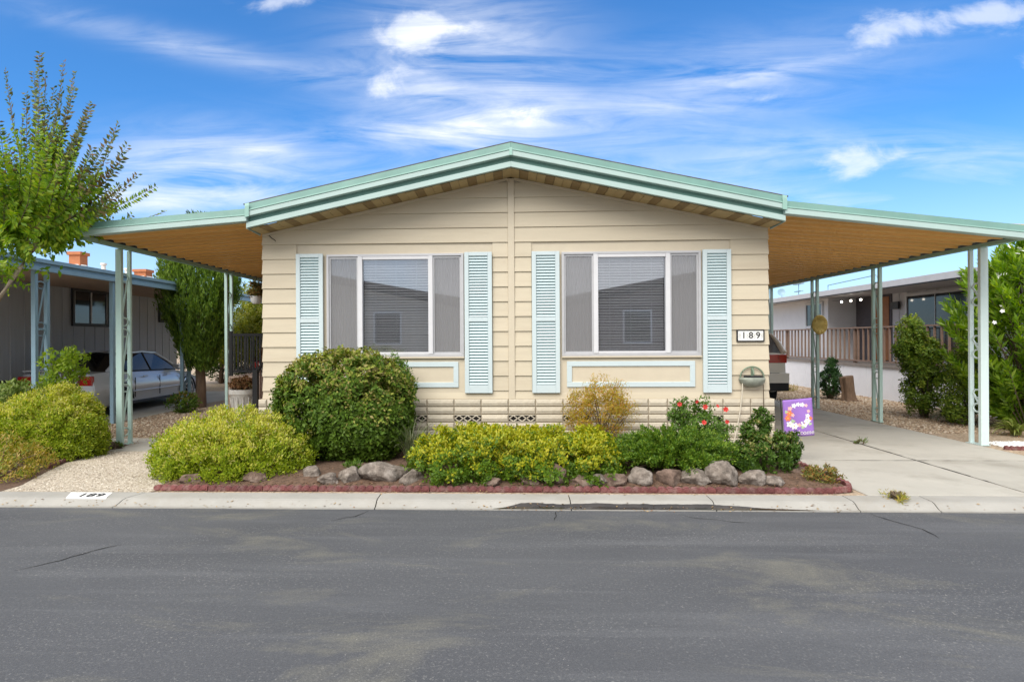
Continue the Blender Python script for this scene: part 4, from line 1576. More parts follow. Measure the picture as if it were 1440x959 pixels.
shrub('sapling', 'bright lime sapling rising behind the left mounded shrub, before the blue post', 'sapling',
      [(-7.28, .80, 1.12, .27, .25, .32), (-7.08, .8, 1.32, .16, .16, .16), (-7.40, .8, .95, .2, .2, .25)], 105, 15, (.085, .034), .09, [SAP], 87, .5, loc=(-7.28, .8, .0))
shrub('leafy_shrub', 'pale green leafy shrub at the left picture edge beside the mounded shrub', 'shrub',
      [(-7.62, .25, .62, .50, .35, .34)], 190, 20, (.075, .03), .09, [leaf_mat('pale shrub leaf', [(0.10, 0.16, 0.03), (0.16, 0.23, 0.045), (0.26, 0.30, 0.09)], 0.3)], 88, .4, loc=(-7.6, .25, .0))

# ================================================================== TREES
MYR = leaf_mat('myrtle leaf', [(0.10, 0.19, 0.016), (0.17, 0.30, 0.02), (0.26, 0.39, 0.03), (0.36, 0.42, 0.04)], 0.48)
MYT = leaf_mat('myrtle tip leaf', [(0.045, 0.085, 0.02), (0.075, 0.115, 0.022), (0.12, 0.12, 0.03), (0.15, 0.085, 0.035)], 0.25)  # darker tips: their silhouette against the sky is put into the colour


def myrtle():
    rg = np.random.default_rng(3)
    rnd = random.Random(5)
    t = thing('crepe_myrtle', 'crepe myrtle tree with arching leafy shoots at the left picture edge', 'tree', (-7.25, -.75, 0))
    B = np.array([-7.25, -.75, 0.])
    mb = MB()
    limbs = [[(-.1, 0, 0), (-.06, 0, .8), (0, .02, 1.5), (.12, .0, 2.1), (.47, 0, 2.60), (.68, .02, 2.9), (.84, 0, 3.25)],
             [(.12, .02, 1.5), (.0, .1, 2.2), (.05, .15, 2.9), (.2, .1, 3.6)],
             [(.12, .02, 1.5), (-.25, -.1, 2.2), (-.4, -.1, 3.0), (-.45, 0, 3.7)],
             [(.68, .02, 2.9), (.95, .1, 3.1), (1.2, .12, 3.3)],
             [(.66, .02, 2.88), (.55, -.05, 3.3), (.5, -.1, 3.8)]]
    for i, l in enumerate(limbs):
        n = len(l)
        r0 = .060 if i == 0 else .032
        mb.tube(l, [r0 * (1 - .62 * k / (n - 1)) for k in range(n)], 8)
    mb.build('trunk', M_BARKG, t, smooth=True)
    # shoots: explicit crown edge tips (x, z) measured at this depth, plus random ones inside
    tips = [(-6.50, 5.62), (-6.05, 5.36), (-5.82, 4.93), (-5.50, 4.68), (-5.30, 4.34), (-5.22, 3.96), (-5.38, 3.38), (-5.45, 3.62), (-6.27, 5.56), (-7.0, 5.40), (-6.8, 5.12), (-6.22, 5.22), (-5.95, 5.1), (-5.66, 4.8),
            (-5.42, 4.5), (-5.3, 4.15), (-5.55, 4.2), (-5.75, 4.6), (-6.1, 4.95), (-6.4, 5.2), (-5.6, 3.75), (-5.85, 4.4), (-6.65, 5.4), (-5.5, 3.95)]
    shoots = []
    for x, z in tips:
        end = np.array([x, -.75 + rnd.uniform(-.25, .25), z]) - B
        st = np.array([.75, 0, 3.0]) * .55 + end * .45 + rg.normal(size=3) * .06
        shoots.append((st, end, 1.0))
    for k in range(165):
        a = rg.uniform(-.15, 2.2)
        c = np.array([.55, 0, 3.0])
        rr = rg.uniform(.35, .98)
        d = np.array([math.cos(a) * 1.55, rg.normal() * .62, math.sin(a) * 1.75])
        end = c + d * rr
        st = c + d * rr * .35 + rg.normal(size=3) * .1
        if end[0] + B[0] > -5.55:
            continue
        shoots.append((st, end, .5))
    for k in range(190):
        c = np.array([.36, 0, 3.35])
        d = unit(rg.normal(size=3)) * np.array([.95, .65, .75]) * rg.uniform(.5, 1.05)
        shoots.append((c + d * .3, c + d, .0))
    for k in range(26):
        c = np.array([.45 + rg.uniform(-.5, .2), rg.normal() * .3, 2.7])
        shoots.append((c, c + np.array([rg.uniform(-.1, .45), rg.normal() * .2, rg.uniform(-.5, -.05)]), .0))
    Ps, Ds, Ns, Ls, tipf = [], [], [], [], []
    tw = MB()
    for st, end, e in shoots:
        L = np.linalg.norm(end - st)
        n = max(8, int(L / .034))
        f = np.linspace(0.05, 1, n)[:, None]
        bow = np.array([0, 0, -.10 * L]) * np.sin(f * math.pi)
        line = st + (end - st) * f + bow
        d = unit(np.gradient(line, axis=0))
        side = unit(np.cross(d, np.array([0.1, .9, .25]) + rg.normal(size=3) * .35))
        for sgn in (1, -1):
            Ps.append(line + rg.normal(size=(n, 3)) * .006)
            Ds.append(side * sgn * .95 + d * .45 + rg.normal(size=(n, 3)) * .18)
            Ns.append(np.cross(side, d) + rg.normal(size=(n, 3)) * .35)
            Ls.append((.118 - .044 * f[:, 0]) * rg.uniform(.8, 1.15, n))
            tipf.append((f[:, 0] * (e > .9) + f[:, 0] * .75 * (e > .4)) + rg.normal(size=n) * .12)
        if e > .3 and end[2] > 2.85 + .60 * (end[0] + B[0] + 6.6):
            tw.tube([tuple(line[0]), tuple(line[n // 2]), tuple(line[-1])], [.006, .004, .002], 4)
    P, D, Nn, L, tf = (np.concatenate(q) for q in (Ps, Ds, Ns, Ls, tipf))
    ok = P[:, 2] > 2.72 + .60 * (P[:, 0] + B[0] + 6.6) + rg.normal(size=len(P)) * .06
    P, D, Nn, L, tf = P[ok], D[ok], Nn[ok], L[ok], tf[ok]
    V, T = leaf_arrays(P, D, Nn, L, L * .44)
    link_mesh('crown', np_mesh('crown', V, T, [MYR, MYT], np.repeat((tf > .72).astype(np.int32), 2)), t)
    tw.build('twigs', M_TWIG, t)


myrtle()

CYP = leaf_mat('cypress spray', [(0.055, 0.11, 0.014), (0.09, 0.17, 0.018), (0.14, 0.24, 0.022), (0.21, 0.30, 0.035)], 0.25)


def column_tree(label, x, y, r, z0, z1, nb, seed, cat='tree', name='cypress_tree', trunk=True, lean=0.0):
    rg = np.random.default_rng(seed)
    t = thing(name, label, cat, (x, y, 0))
    Ps, Ds, Ls = [], [], []
    for k in range(nb):
        h = rg.random() ** .85
        z = z0 + (z1 - z0) * h
        prof = r * (min(1, .35 + 1.5 * h) if h < .45 else max(.12, 1.02 - .9 * max(0, (h - .6) / .4) ** 1.4))
        a = rg.uniform(0, 2 * math.pi)
        rr = prof * math.sqrt(rg.uniform(.25, 1.1))
        c = np.array([rr * math.cos(a), rr * math.sin(a), z])
        out = np.array([math.cos(a), math.sin(a), 0])
        d = unit(out * .28 + np.array([0, 0, 1.]) + rg.normal(size=3) * .12)
        Lp = rg.uniform(.35, .65)
        n = 80
        f = rg.random((n, 1))
        w = .06 * np.sin(np.clip(f * .9 + .1, 0, 1) * math.pi) + .008
        Ps.append(c + d * Lp * (f - .3) + rg.normal(size=(n, 3)) * w * .7)
        Ds.append(np.tile(d, (n, 1)) + rg.normal(size=(n, 3)) * .26)
        Ls.append(rg.uniform(.06, .12, n))
    P, D, L = np.concatenate(Ps), np.concatenate(Ds), np.concatenate(Ls)
    V, T = leaf_arrays(P, D, rg.normal(size=P.shape) * .6 + unit(P * [1, 1, 0]), L, L * .24)
    link_mesh('crown', np_mesh('crown', V, T, [CYP]), t)
    if trunk:
        mb = MB()
        mb.tube([(0, 0, 0), (.03, 0, .5), (0, 0, z0 + .3), (0, 0, z0 + 1.5)], [.16, .12, .11, .05], 9)
        for k in range(9):
            a = rg.uniform(0, 6.28)
            mb.tube([(0, 0, z0 - .25 + .05 * k), (.14 * math.cos(a), .14 * math.sin(a), z0 + .05 + .05 * k), (.3 * math.cos(a), .3 * math.sin(a), z0 + .5)], [.035, .024, .012], 5)
        mb.build('trunk', M_BARK, t, smooth=True)
    return t


column_tree('columnar cypress with bare shaggy trunk in front of the silver car', -7.72, 6.2, .86, .98, 4.45, 900, 7)

LT_Y = leaf_mat('yellow green tree leaf', [(0.12, 0.16, 0.016), (0.19, 0.23, 0.02), (0.27, 0.29, 0.03), (0.33, 0.30, 0.05)], 0.42)
LT_G = leaf_mat('mid green tree leaf', [(0.03, 0.06, 0.012), (0.05, 0.09, 0.015), (0.085, 0.13, 0.02)], 0.28)


def bg_tree(label, x, y, lobes, n, per, leaf, mats, seed, trunk_h=1.2, cat='tree', name='garden_tree'):
    t = shrub(name, label, cat, [(x + a, y + b, c, d, e, f) for a, b, c, d, e, f in lobes], n, per, leaf, .2, mats, seed, .2, .4, loc=(x, y, 0), spread=.9, inner=.35, jit=.14)
    for ch in t.children:
        if ch.name.startswith('foliage'):
            ch.name = 'crown'
        if ch.name.startswith('stem'):
            ch.name = 'branches'
    MB().tube([(0, 0, 0), (.05, 0, trunk_h * .6), (0, .05, trunk_h + .4)], [.10, .08, .05], 7).build('trunk', M_BARK, t, smooth=True)
    return t


bg_tree('yellow green leafy tree behind the black railing, left of the hanging pot', -9.45, 13.6, [(0, 0, 2.35, 1.25, 1.0, 1.35), (.9, .1, 1.7, .8, .8, .8), (-.7, 0, 1.7, .7, .7, .9)], 620, 26, (.11, .05), [LT_Y], 101)
bg_tree('dark bushy tree filling the gap behind the cypress trunk', -11.2, 14.8, [(0, 0, 1.7, 1.5, 1.0, 1.5), (1.4, .5, .9, 1.2, .8, .9)], 420, 24, (.11, .05), [LT_G], 102)
bg_tree('bright bushy tree close to the house wall above the landing railing', -8.55, 12.6, [(0, 0, 2.2, .75, .7, 1.05), (.4, 0, 3.0, .55, .5, .5), (-.5, 0, 1.5, .7, .6, .7)], 420, 26, (.11, .05), [LT_Y, LT_G], 103)
bg_tree('tall dark distant tree showing beyond the left neighbour roof', -15.2, 46, [(0, 0, 5.6, .5, .5, 1.1)], 60, 20, (.3, .12), [LT_G], 104, 4.2)

# ================================================================== LEFT NEIGHBOUR
M_GREYW = mat('taupe grey siding', (0.44, 0.46, 0.49), 0.7, 0.08, 3, 0.2, 60, stretch=(1, 5, .3))
M_DKSK = mat('slate blue skirting', (0.035, 0.04, 0.06), 0.7, 0.1)
M_TERRA = mat('terracotta', (0.46, 0.18, 0.085), 0.8, 0.15)
M_TANR = mat('tan roofing', (0.42, 0.30, 0.22), 0.85, 0.12)
nb = thing('mobile_home', 'dark grey shaded mobile home at the left with blue carport trim and tan roof', 'house', (-11, 0, 0))
mb = MB()
mb.box(-7.3, 0, .0, 11.2, .80, 2.98)
mb.build('wall', M_GREYW, nb)
for k in range(27):
    y = .2 + k * .405
    BX('wall_batten', M_GREYW, nb, .0005, .014, y, y + .05, .80, 2.975)
BX('skirting', M_DKSK, nb, -7.25, -.03, .05, 11.15, 0, .799)
w = thing('window', None, None, (.0, 6.9, 2.05))
w.parent = nb
mb = MB()
L_, H_ = 1.42, .92
mb.box(.0145, .06, -.72, .72, -.02, .06).box(.0145, .06, -.72, .72, H_ - .05, H_ + .02).box(.0145, .06, -.72, -.65, .061, H_ - .051).box(.0145, .06, .65, .72, .061, H_ - .051)
mb.build('frame', mat('dark window trim', (0.025, 0.025, 0.03), 0.5), w)
BX('mullion', M_ALU, w, .02, .05, -.02, .02, .061, H_ - .051)
MB().box(.0155, .05, -.649, -.625, .061, H_ - .051).box(.0155, .05, .625, .649, .061, H_ - .051).build('sash', M_ALU, w)
M_NGL = mat('dark shaded glass', (0.02, 0.022, 0.025), 0.06, 0.1, spec=0.7)
BX('pane', M_NGL, w, .0145, .022, -.624, -.021, .061, H_ - .051)
BX('pane', M_NGL, w, .0145, .022, .021, .624, .061, H_ - .051)
w2 = thing('window', None, None, (.0, 10.4, 2.25))
w2.parent = nb
MB().box(.0145, .05, -.3, .3, -.02, .05).box(.0145, .05, -.3, .3, .5, .57).box(.0145, .05, -.3, -.24, .051, .499).box(.0145, .05, .24, .3, .051, .499).build('frame', MATS['dark window trim'], w2)
BX('pane', M_NGL, w2, .0145, .022, -.239, .239, .051, .499)
mb = MB()
for y in (.0, 16.2):
    pass
mb.add([(-7.6, -.3, 2.985), (3.05, -.3, 2.985), (3.05, 11.5, 2.985), (-7.6, 11.5, 2.985), (-7.6, -.3, 3.03), (3.05, -.3, 3.03), (3.05, 11.5, 3.03), (-7.6, 11.5, 3.03)],
       [(0, 3, 2, 1), (0, 1, 5, 4), (1, 2, 6, 5), (2, 3, 7, 6), (3, 0, 4, 7)])
mb.add([(-7.6, -.3, 3.03), (-3.7, -.3, 3.9), (3.05, -.3, 3.03), (-7.6, 11.5, 3.03), (-3.7, 11.5, 3.9), (3.05, 11.5, 3.03)], [(0, 2, 1), (3, 4, 5), (1, 2, 5, 4), (0, 1, 4, 3)])
mb.build('roof', M_TANR, nb)
MB().box(3.051, 3.12, -.35, 11.55, 2.83, 2.90).box(3.051, 3.09, -.35, 11.55, 2.9005, 2.965).box(3.051, 3.14, -.35, 11.55, 2.9655, 3.03).build('gutter', M_BLUE, nb)
for (x, y, h, w_) in ((1.35, 4.55, .36, .13), (1.2, 7.3, .26, .16)):
    zr = 3.9 - .1289 * (x + 3.7)
    c = MB().box(x - w_, x + w_, y - w_, y + w_, zr - .05, zr + h).build('chimney', M_TERRA, nb, bevel=.01)
    MB().box(x - w_ - .03, x + w_ + .03, y - w_ - .03, y + w_ + .03, zr + h - .05, zr + h + .02).build('chimney_cap', M_TERRA, c)
    MB().lathe([(w_ * 1.9, zr - .03), (w_ * 1.25, zr + .10), (.02, zr + .1)], (x, y, 0), 12).build('flashing', M_WHITE, c)
for (x, y) in ((1.3, 5.5), (1.4, 8.2), (1.0, 6.9)):
    zr = 3.9 - .1289 * (x + 3.7)
    MB().lathe([(.14, zr - .02), (.05, zr + .10), (.045, zr + .2), (.07, zr + .205), (.07, zr + .25), (.01, zr + .26)], (x, y, 0), 12).build('roof_vent', M_WHITE, nb)
SC_B = SCROLL_L.mesh('scroll', M_BLUE)
for y, gap in ((1.10, .28), (3.16, .3), (5.85, .34)):
    p = thing('post', None, None, (3.02, y, 0))
    p.parent = nb
    BX('upright', M_BLUE, p, -.038, .038, -.035, .035, -.01, 2.829, bevel=.004)
    BX('upright', M_BLUE, p, -.035, .035, gap - .03, gap + .03, -.01, 2.829, bevel=.004)
    for z in (.6, 1.45, 2.25):
        o = link_mesh('scroll', SC_B, p)
        o.location = (0, gap / 2, z)
        o.scale = (1, (gap - .07) / .125, 1)
drv = struct(MB().box(-10.9, -7.95, 0, 11, -.08, -.003).build('neighbour_driveway', M_CONC))

# ================================================================== CARS
M_TYRE = mat('tyre', (0.015, 0.015, 0.016), 0.85, 0.2)
M_RIM = mat('alloy', (0.45, 0.45, 0.46), 0.3, 0.05, metal=0.7)
M_CGL = mat('car glass', (0.010, 0.011, 0.012), 0.08, 0.1, spec=0.35)
M_TAIL = mat('tail lamp red', (0.45, 0.012, 0.012), 0.15, 0.1, spec=0.7, coat=0.6)
M_BLKP = mat('black plastic', (0.018, 0.018, 0.02), 0.55, 0.1)


def paint(name, col):
    return mat(name, col, 0.28, 0.03, 2, metal=0.45, spec=0.5, coat=0.5)


def section(y, wb, zb, wm, zm, wt, zt, crown=.02, wsill=None):
    h = [(0, zb), (wb * .9, zb), (wb, zb + .05), (wm, zm - .06), (wm + .005, zm), (wm - .01, zm + .08), ((wm + wt) / 2, (zm + zt) / 2 + .06), (wt, zt - .01), (wt * .6, zt + crown * .7), (0, zt + crown)]
    return [(x, y, z) for x, z in h] + [(-x, y, z) for x, z in h[-2:0:-1]]


def car(name, label, loc, rz, mp, body, belt, roofz, cab, wheels, lights, cat='car', wr=.32):
    """body: list of sections; cab: (rear base y,z), (roof rear y), (roof front y), (front base y,z), half widths base/roof"""
    t = thing(name, label, cat, loc, rz)
    MB().loft([section(*s) for s in body], True, True).build('body', mp, t, smooth=True)
    (yb, zb), yr, yf, (yw, zw), wb, wr_ = cab
    th = .0
    # glasshouse: quads between belt and roof
    rb = lambda y, w, z: [(w, y, z), (-w, y, z)]
    P = dict(rb=(wb, yb, zb), rr=(wr_, yr, roofz), rf=(wr_, yf, roofz - .01), fb=(wb, yw, zw))
    m = lambda p: (-p[0], p[1], p[2])
    MB().add([P['rb'], P['rr'], m(P['rr']), m(P['rb'])], [(0, 1, 2, 3)]).build('rear_window', M_CGL, t)
    MB().add([P['fb'], P['rf'], m(P['rf']), m(P['fb'])], [(3, 2, 1, 0)]).build('windscreen', M_CGL, t)
    # roof skin, gently crowned
    vs = []
    nx = 8
    for (w, y, z) in (P['rr'], ((wr_ + .02), (yr + yf) / 2, roofz + .03), P['rf']):
        for i in range(nx + 1):
            x = w * (1 - 2 * i / nx)
            vs.append((x, y, z + .035 * (1 - (x / w) ** 2)))
    fs = [(r * (nx + 1) + i, r * (nx + 1) + i + 1, (r + 1) * (nx + 1) + i + 1, (r + 1) * (nx + 1) + i) for r in range(2) for i in range(nx)]
    MB().add(vs, fs).build('roof', mp, t, smooth=True)
    for s in (1, -1):
        q = lambda p: Vector((p[0] * s, p[1], p[2]))
        a, b, c, d = q(P['rb']), q(P['rr']), q(P['rf']), q(P['fb'])
        ym = (yr + yf) / 2 + .1
        mb_ = Vector((wb * s, ym, (zb + zw) / 2))
        mt_ = Vector(((wr_ + .01) * s, ym - .05, roofz + .02))
        g = Vector((.012 * s, 0, 0))
        MB().add([a, mb_, mt_, b], [(0, 1, 2, 3) if s > 0 else (3, 2, 1, 0)]).build('side_window', M_CGL, t)
        MB().add([mb_, d, c, mt_], [(0, 1, 2, 3) if s > 0 else (3, 2, 1, 0)]).build('side_window', M_CGL, t)
        mb = MB()
        mb.tube([a + g * .2, (a + b) / 2 + g * .6 + Vector((0, -.0, .03)), b], [.075, .06, .035], 8)
        mb.tube([b, mt_ + Vector((0, 0, .005)), c], .03, 8)
        mb.tube([c, (c + d) / 2 + Vector((0, 0, .02)), d + g * .2], [.03, .03, .04], 8)
        mb.build('pillar', mp, t, smooth=True)
        MB().tube([mb_, mt_], .022, 6).build('door_pillar', M_BLKP, t, smooth=True)
        MB().tube([a, mb_, d], .014, 5).build('belt_trim', M_BLKP, t)
    for (y, w) in wheels:
        for s in (1, -1):
            wl = thing('wheel', None, None, (s * w, y, wr))
            wl.parent = t
            prof = [(wr * .62, -.10), (wr * .9, -.10), (wr, -.07), (wr, .07), (wr * .9, .10), (wr * .62, .10)]
            rings = [[(zz, r_ * math.cos(2 * math.pi * k / 24), r_ * math.sin(2 * math.pi * k / 24)) for k in range(24)] for r_, zz in prof]
            MB().loft(rings, True, True).build('tyre', M_TYRE, wl, smooth=True)
            mb = MB()
            for k in range(7):
                a = 2 * math.pi * k / 7
                mb.bar((s * .104, 0, 0), (s * .104, wr * .6 * math.cos(a), wr * .6 * math.sin(a)), .012, .05, up=(1, 0, 0))
            rr = [[(s * xx, r_ * math.cos(2 * math.pi * k / 20), r_ * math.sin(2 * math.pi * k / 20)) for k in range(20)] for r_, xx in ((wr * .66, .095), (wr * .66, .108), (wr * .56, .108), (wr * .56, .095))]
            mb.loft(rr, True, False)
            mb.build('rim', M_RIM, wl, smooth=True)
            ar = [(s * (w + .093), y + (wr + .06) * math.cos(math.pi * k / 16), wr + (wr + .06) * math.sin(math.pi * k / 16)) for k in range(17)]
            MB().tube(ar, .02, 6).build('wheel_arch', M_BLKP, t, smooth=True)
    for nm, mm, bx in lights:
        MB().box(*bx).build(nm, mm, t, bevel=.012)
    return t


SILV = mat('silver blue car paint', (0.60, 0.63, 0.68), 0.3, 0.03, 2, metal=0.2, spec=0.5, coat=0.5)
sedan_body = [(0, .66, .34, .74, .58, .66, .88), (.06, .74, .26, .84, .60, .72, .95), (.45, .80, .20, .87, .62, .76, .97), (.95, .82, .18, .88, .62, .78, .95),
              (2.2, .84, .18, .885, .62, .80, .92), (3.3, .83, .18, .88, .60, .78, .90), (4.1, .80, .20, .86, .56, .72, .80), (4.6, .74, .22, .80, .50, .60, .68), (4.82, .56, .30, .62, .46, .48, .58)]
sed = car('sedan', 'silver four door sedan parked under the left neighbour carport', (-9.62, 3.75, 0), 0, SILV, sedan_body, .93, 1.36,
          ((.62, .975), 1.52, 2.75, (3.55, .90), .775, .56), [(.95, .80), (3.85, .78)],
          [('tail_light', M_TAIL, (.50, .80, -.012, .10, .70, .90)), ('tail_light', M_TAIL, (-.80, -.50, -.012, .10, .70, .90)), ('spoiler', SILV, (-.68, .68, -.03, .16, 1.0, 1.03)),
           ('door_handle', SILV, (.872, .90, 1.75, 1.93, .80, .83)), ('door_handle', SILV, (.872, .90, 2.75, 2.93, .79, .82)), ('wing_mirror', SILV, (.84, 1.0, 3.12, 3.22, .93, 1.04)),
           ('rub_strip', SILV, (.884, .903, 1.2, 3.4, .47, .50)), ('sill', M_BLKP, (.80, .86, 1.3, 3.5, .19, .26))])
for y in (1.42, 2.45, 3.42):
    BX('door_gap', M_BLKP, sed, .872, .889, y, y + .012, .34, .80)
CHAM = mat('champagne beige car paint', (0.84, 0.81, 0.74), 0.35, 0.03, 2, metal=0.1, spec=0.5, coat=0.4)
suv_body = [(0, .74, .46, .86, .66, .82, 1.22), (.05, .78, .38, .90, .68, .86, 1.27), (.4, .82, .32, .93, .70, .88, 1.22), (2.2, .84, .28, .93, .70, .87, 1.08), (3.5, .82, .28, .92, .68, .84, 1.02), (4.3, .78, .3, .88, .62, .76, .92), (4.6, .62, .36, .70, .55, .6, .80)]
suv = car('minivan', 'beige minivan with red tail lamp half hidden behind the right corner of the house', (5.66, 6.05, 0), 0, CHAM, suv_body, 1.05, 1.72,
          ((.06, 1.275), .42, 2.9, (3.9, 1.02), .85, .70), [(.85, .80), (3.7, .80)],
          [('tail_light', M_TAIL, (.40, .895, -.012, .26, 1.04, 1.24)), ('tail_light', M_TAIL, (-.895, -.40, -.012, .26, 1.04, 1.24)), ('bumper', CHAM, (-.93, .93, -.06, .14, .56, .80)), ('tailgate_seam', M_BLKP, (-.70, .70, -.0605, -.05, .800, .808)), ('lamp_seam', M_BLKP, (.70, .71, -.0135, .0, 1.04, 1.24)), ('lower_bumper', M_BLKP, (-.92, .92, -.06, .14, .38, .575)),
           ('number_plate', M_WHITE, (-.25, .25, -.03, -.008, .84, .98))], wr=.34)
M_CGL2 = mat('car glass with painted reflection', (0.15, 0.16, 0.18), 0.08, 0.1, spec=0.8)  # paler base colour paints a reflection into the minivan's rear glass
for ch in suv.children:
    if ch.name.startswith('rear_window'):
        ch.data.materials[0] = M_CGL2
car('red_car', 'red car glimpsed behind the black landing railing', (-8.05, 12.4, 0), R(24), paint('red car paint', (0.42, 0.02, 0.03)), sedan_body, .93, 1.36,
    ((.62, .975), 1.52, 2.75, (3.55, .90), .775, .56), [(.95, .80), (3.85, .78)], [('tail_light', M_TAIL, (.50, .80, -.012, .10, .70, .90)), ('tail_light', M_TAIL, (-.80, -.50, -.012, .10, .70, .90))])

# ================================================================== LANDING, RAILINGS, POTS
M_LAND = mat('beige pink landing', (0.40, 0.30, 0.24), 0.75, 0.1, 5, 0.2, 50)
ld = thing('entry_landing', 'beige entry landing with black iron railing beside the left wall of the house', 'landing', (-4.65, 3.2, 0))
MB().box(-.98, .98, .0, 3.2, .0, .93).build('platform', M_LAND, ld, bevel=.01)
for k in range(5):
    BX('panel_strip', M_LAND, ld, -.98 + .47 * k, -.94 + .47 * k, -.012, -.0005, .02, .90)
for k in range(3):
    BX('step', M_LAND, ld, -.02, .98, -.9 + .3 * k, -.6 + .3 * k - .001, .0, .23 * (k + 1), bevel=.008)
rl = thing('railing', None, None, (0, 0, .93))
rl.parent = ld
mb = MB()
mb.box(-.97, .98, .03, .07, .80, .85).box(-.97, .98, .035, .065, .07, .11)
mb.box(-.97, -.93, .071, 3.1, .80, .85).box(-.965, -.935, .071, 3.1, .07, .11)
mb.build('rail', M_BLACK, rl)
bal = MB().box(-.013, .013, -.013, .013, .111, .799).mesh('baluster', M_BLACK)
for k in range(12):
    o = link_mesh('baluster', bal, rl)
    o.location = (-.80 + .15 * k, .05, 0)
for k in range(18):
    o = link_mesh('baluster', bal, rl)
    o.location = (-.95, .22 + .16 * k, 0)
for x, y in ((-.95, .05), (-.95, 3.08)):
    BX('railing_post', M_BLACK, rl, x - .03, x + .03, y - .03, y + .03, .0, .90)
hr = thing('handrail', None, None, (-.02, -1.0, 0))
hr.parent = ld
BX('railing_post', M_BLACK, hr, -.045, .045, -.045, .045, 0, 1.10)
MB().bar((0, 0, 1.06), (0, 1.05, 1.45), .05, .05).bar((0, .05, .20), (0, 1.0, .85), .03, .03).build('rail', M_BLACK, hr)
for k in range(8):
    y = .12 + .115 * k
    BX('baluster', mat('rusty brown iron', (0.13, 0.075, 0.055), 0.7, 0.2), hr, -.012, .012, y - .012, y + .012, .25 + .65 * y, 1.05 + .37 * y)

M_URN = mat('weathered white urn', (0.66, 0.64, 0.60), 0.8, 0.1, 8, 0.3, 40, dirt=(0.42, 0.38, 0.33), dirt_scale=9, dirt_amt=0.6)
BRN = leaf_mat('dried brown leaf', [(0.16, 0.08, 0.04), (0.24, 0.11, 0.05), (0.30, 0.17, 0.08), (0.12, 0.12, 0.03)], 0.2)
ur = thing('urn_planter', 'white concrete urn with a dried brown plant before the landing', 'planter', (-5.08, 2.55, 0))
MB().lathe([(.15, 0), (.15, .04), (.10, .10), (.12, .16), (.17, .40), (.20, .60), (.235, .64), (.235, .72), (.20, .72), (.18, .66), (.01, .64)], n=22).build('urn', M_URN, ur, smooth=True)
for k in range(12):
    a = 2 * math.pi * k / 12
    MB().tube([(.135 * math.cos(a), .135 * math.sin(a), .2), (.185 * math.cos(a), .185 * math.sin(a), .42), (.205 * math.cos(a), .205 * math.sin(a), .58)], .012, 5).build('fluting', M_URN, ur)
sp = shrub('pot_plant', 'dried brown plant growing in the white urn', 'plant', [(-5.08, 2.55, .80, .17, .17, .13)], 60, 20, (.06, .03), .05, [BRN], 111, .6, loc=(-5.08, 2.55, .66), zmin=.66)
tp = thing('flower_pot', 'small pale square flower pot standing on the landing behind the railing', 'planter', (-5.0, 3.7, .93))
MB().loft([[(-.13, -.13, 0), (.13, -.13, 0), (.13, .13, 0), (-.13, .13, 0)], [(-.16, -.16, .24), (.16, -.16, .24), (.16, .16, .24), (-.16, .16, .24)]]).build('pot', M_URN, tp, bevel=.008)
shrub('pot_plant', 'brown leafed plant in the square pot on the landing', 'plant', [(-5.0, 3.7, 1.32, .15, .15, .16)], 50, 18, (.07, .03), .05, [BRN], 112, .6, loc=(-5.0, 3.7, 1.16), zmin=1.16)
hp = thing('hanging_pot', 'white hanging pot on wires under the rear of the left carport', 'planter', (-5.95, 5.4, 2.50))
MB().lathe([(.08, 0), (.125, .05), (.14, .17), (.145, .18), (.125, .18), (.01, .16)], n=18).build('pot', M_WHITE, hp, smooth=True)
mb = MB()
for k in range(3):
    a = 2 * math.pi * k / 3
    mb.tube([(.135 * math.cos(a), .135 * math.sin(a), .17), (0, 0, .60)], .004, 4)
mb.tube([(0, 0, .595), (0, 0, .73)], .005, 4)
mb.build('wires', M_BLACK, hp)
shrub('pot_plant', 'green and rusty plant trailing from the white hanging pot', 'plant', [(-5.93, 5.4, 2.80, .19, .18, .16)], 70, 18, (.07, .03), .06, [SUC], 113, .5, loc=(-5.95, 5.4, 2.66), zmin=2.62)

# ================================================================== GARDEN FLAG
M_PURP = mat('purple cloth', (0.29, 0.15, 0.48), 0.75, 0.08, 6)
fg = thing('garden_flag', 'small purple garden flag with a flower wreath on a black stake by the driveway', 'flag', (3.62, -.62, .03), R(-10))
fg.rotation_euler[1] = R(-3)
MB().tube([(-.02, 0, 0), (-.02, 0, .80)], .006, 6).tube([(-.02, 0, .775), (.39, 0, .80)], .005, 6).tube([(-.05, 0, .80), (-.065, 0, .775), (-.045, 0, .755), (-.02, 0, .77)], .006, 6).tube([(.39, 0, .80), (.42, 0, .81), (.425, 0, .785), (.40, 0, .77)], .007, 6).build('stake', M_BLACK, fg)
vs, fs = [], []
nx, nz = 14, 18
fy = lambda x, z: -.012 + (.026 * math.sin(x * 12 + z * 3) + .01 * math.sin(x * 27 - z * 5)) * (1.05 - (z - .28) / .55)
for j in range(nz + 1):
    for i in range(nx + 1):
        x, z = .36 * i / nx, .285 + .49 * j / nz + .022 * i / nx
        vs.append((x, fy(x, z), z))
for j in range(nz):
    for i in range(nx):
        a = j * (nx + 1) + i
        fs.append((a, a + 1, a + nx + 2, a + nx + 1))
cl = MB().add(vs, fs).build('cloth', M_PURP, fg, smooth=True)
so = cl.modifiers.new('thickness', 'SOLIDIFY')
so.thickness = .002
so.offset = 1
rnd = random.Random(8)
cols = {'white print': (0.82, 0.80, 0.78), 'orange print': (0.75, 0.20, 0.08), 'pink print': (0.80, 0.45, 0.42), 'pale green print': (0.40, 0.52, 0.30), 'yellow print': (0.75, 0.55, 0.12)}
for nm, c in cols.items():
    mat(nm, c, 0.75, 0.08, 30)


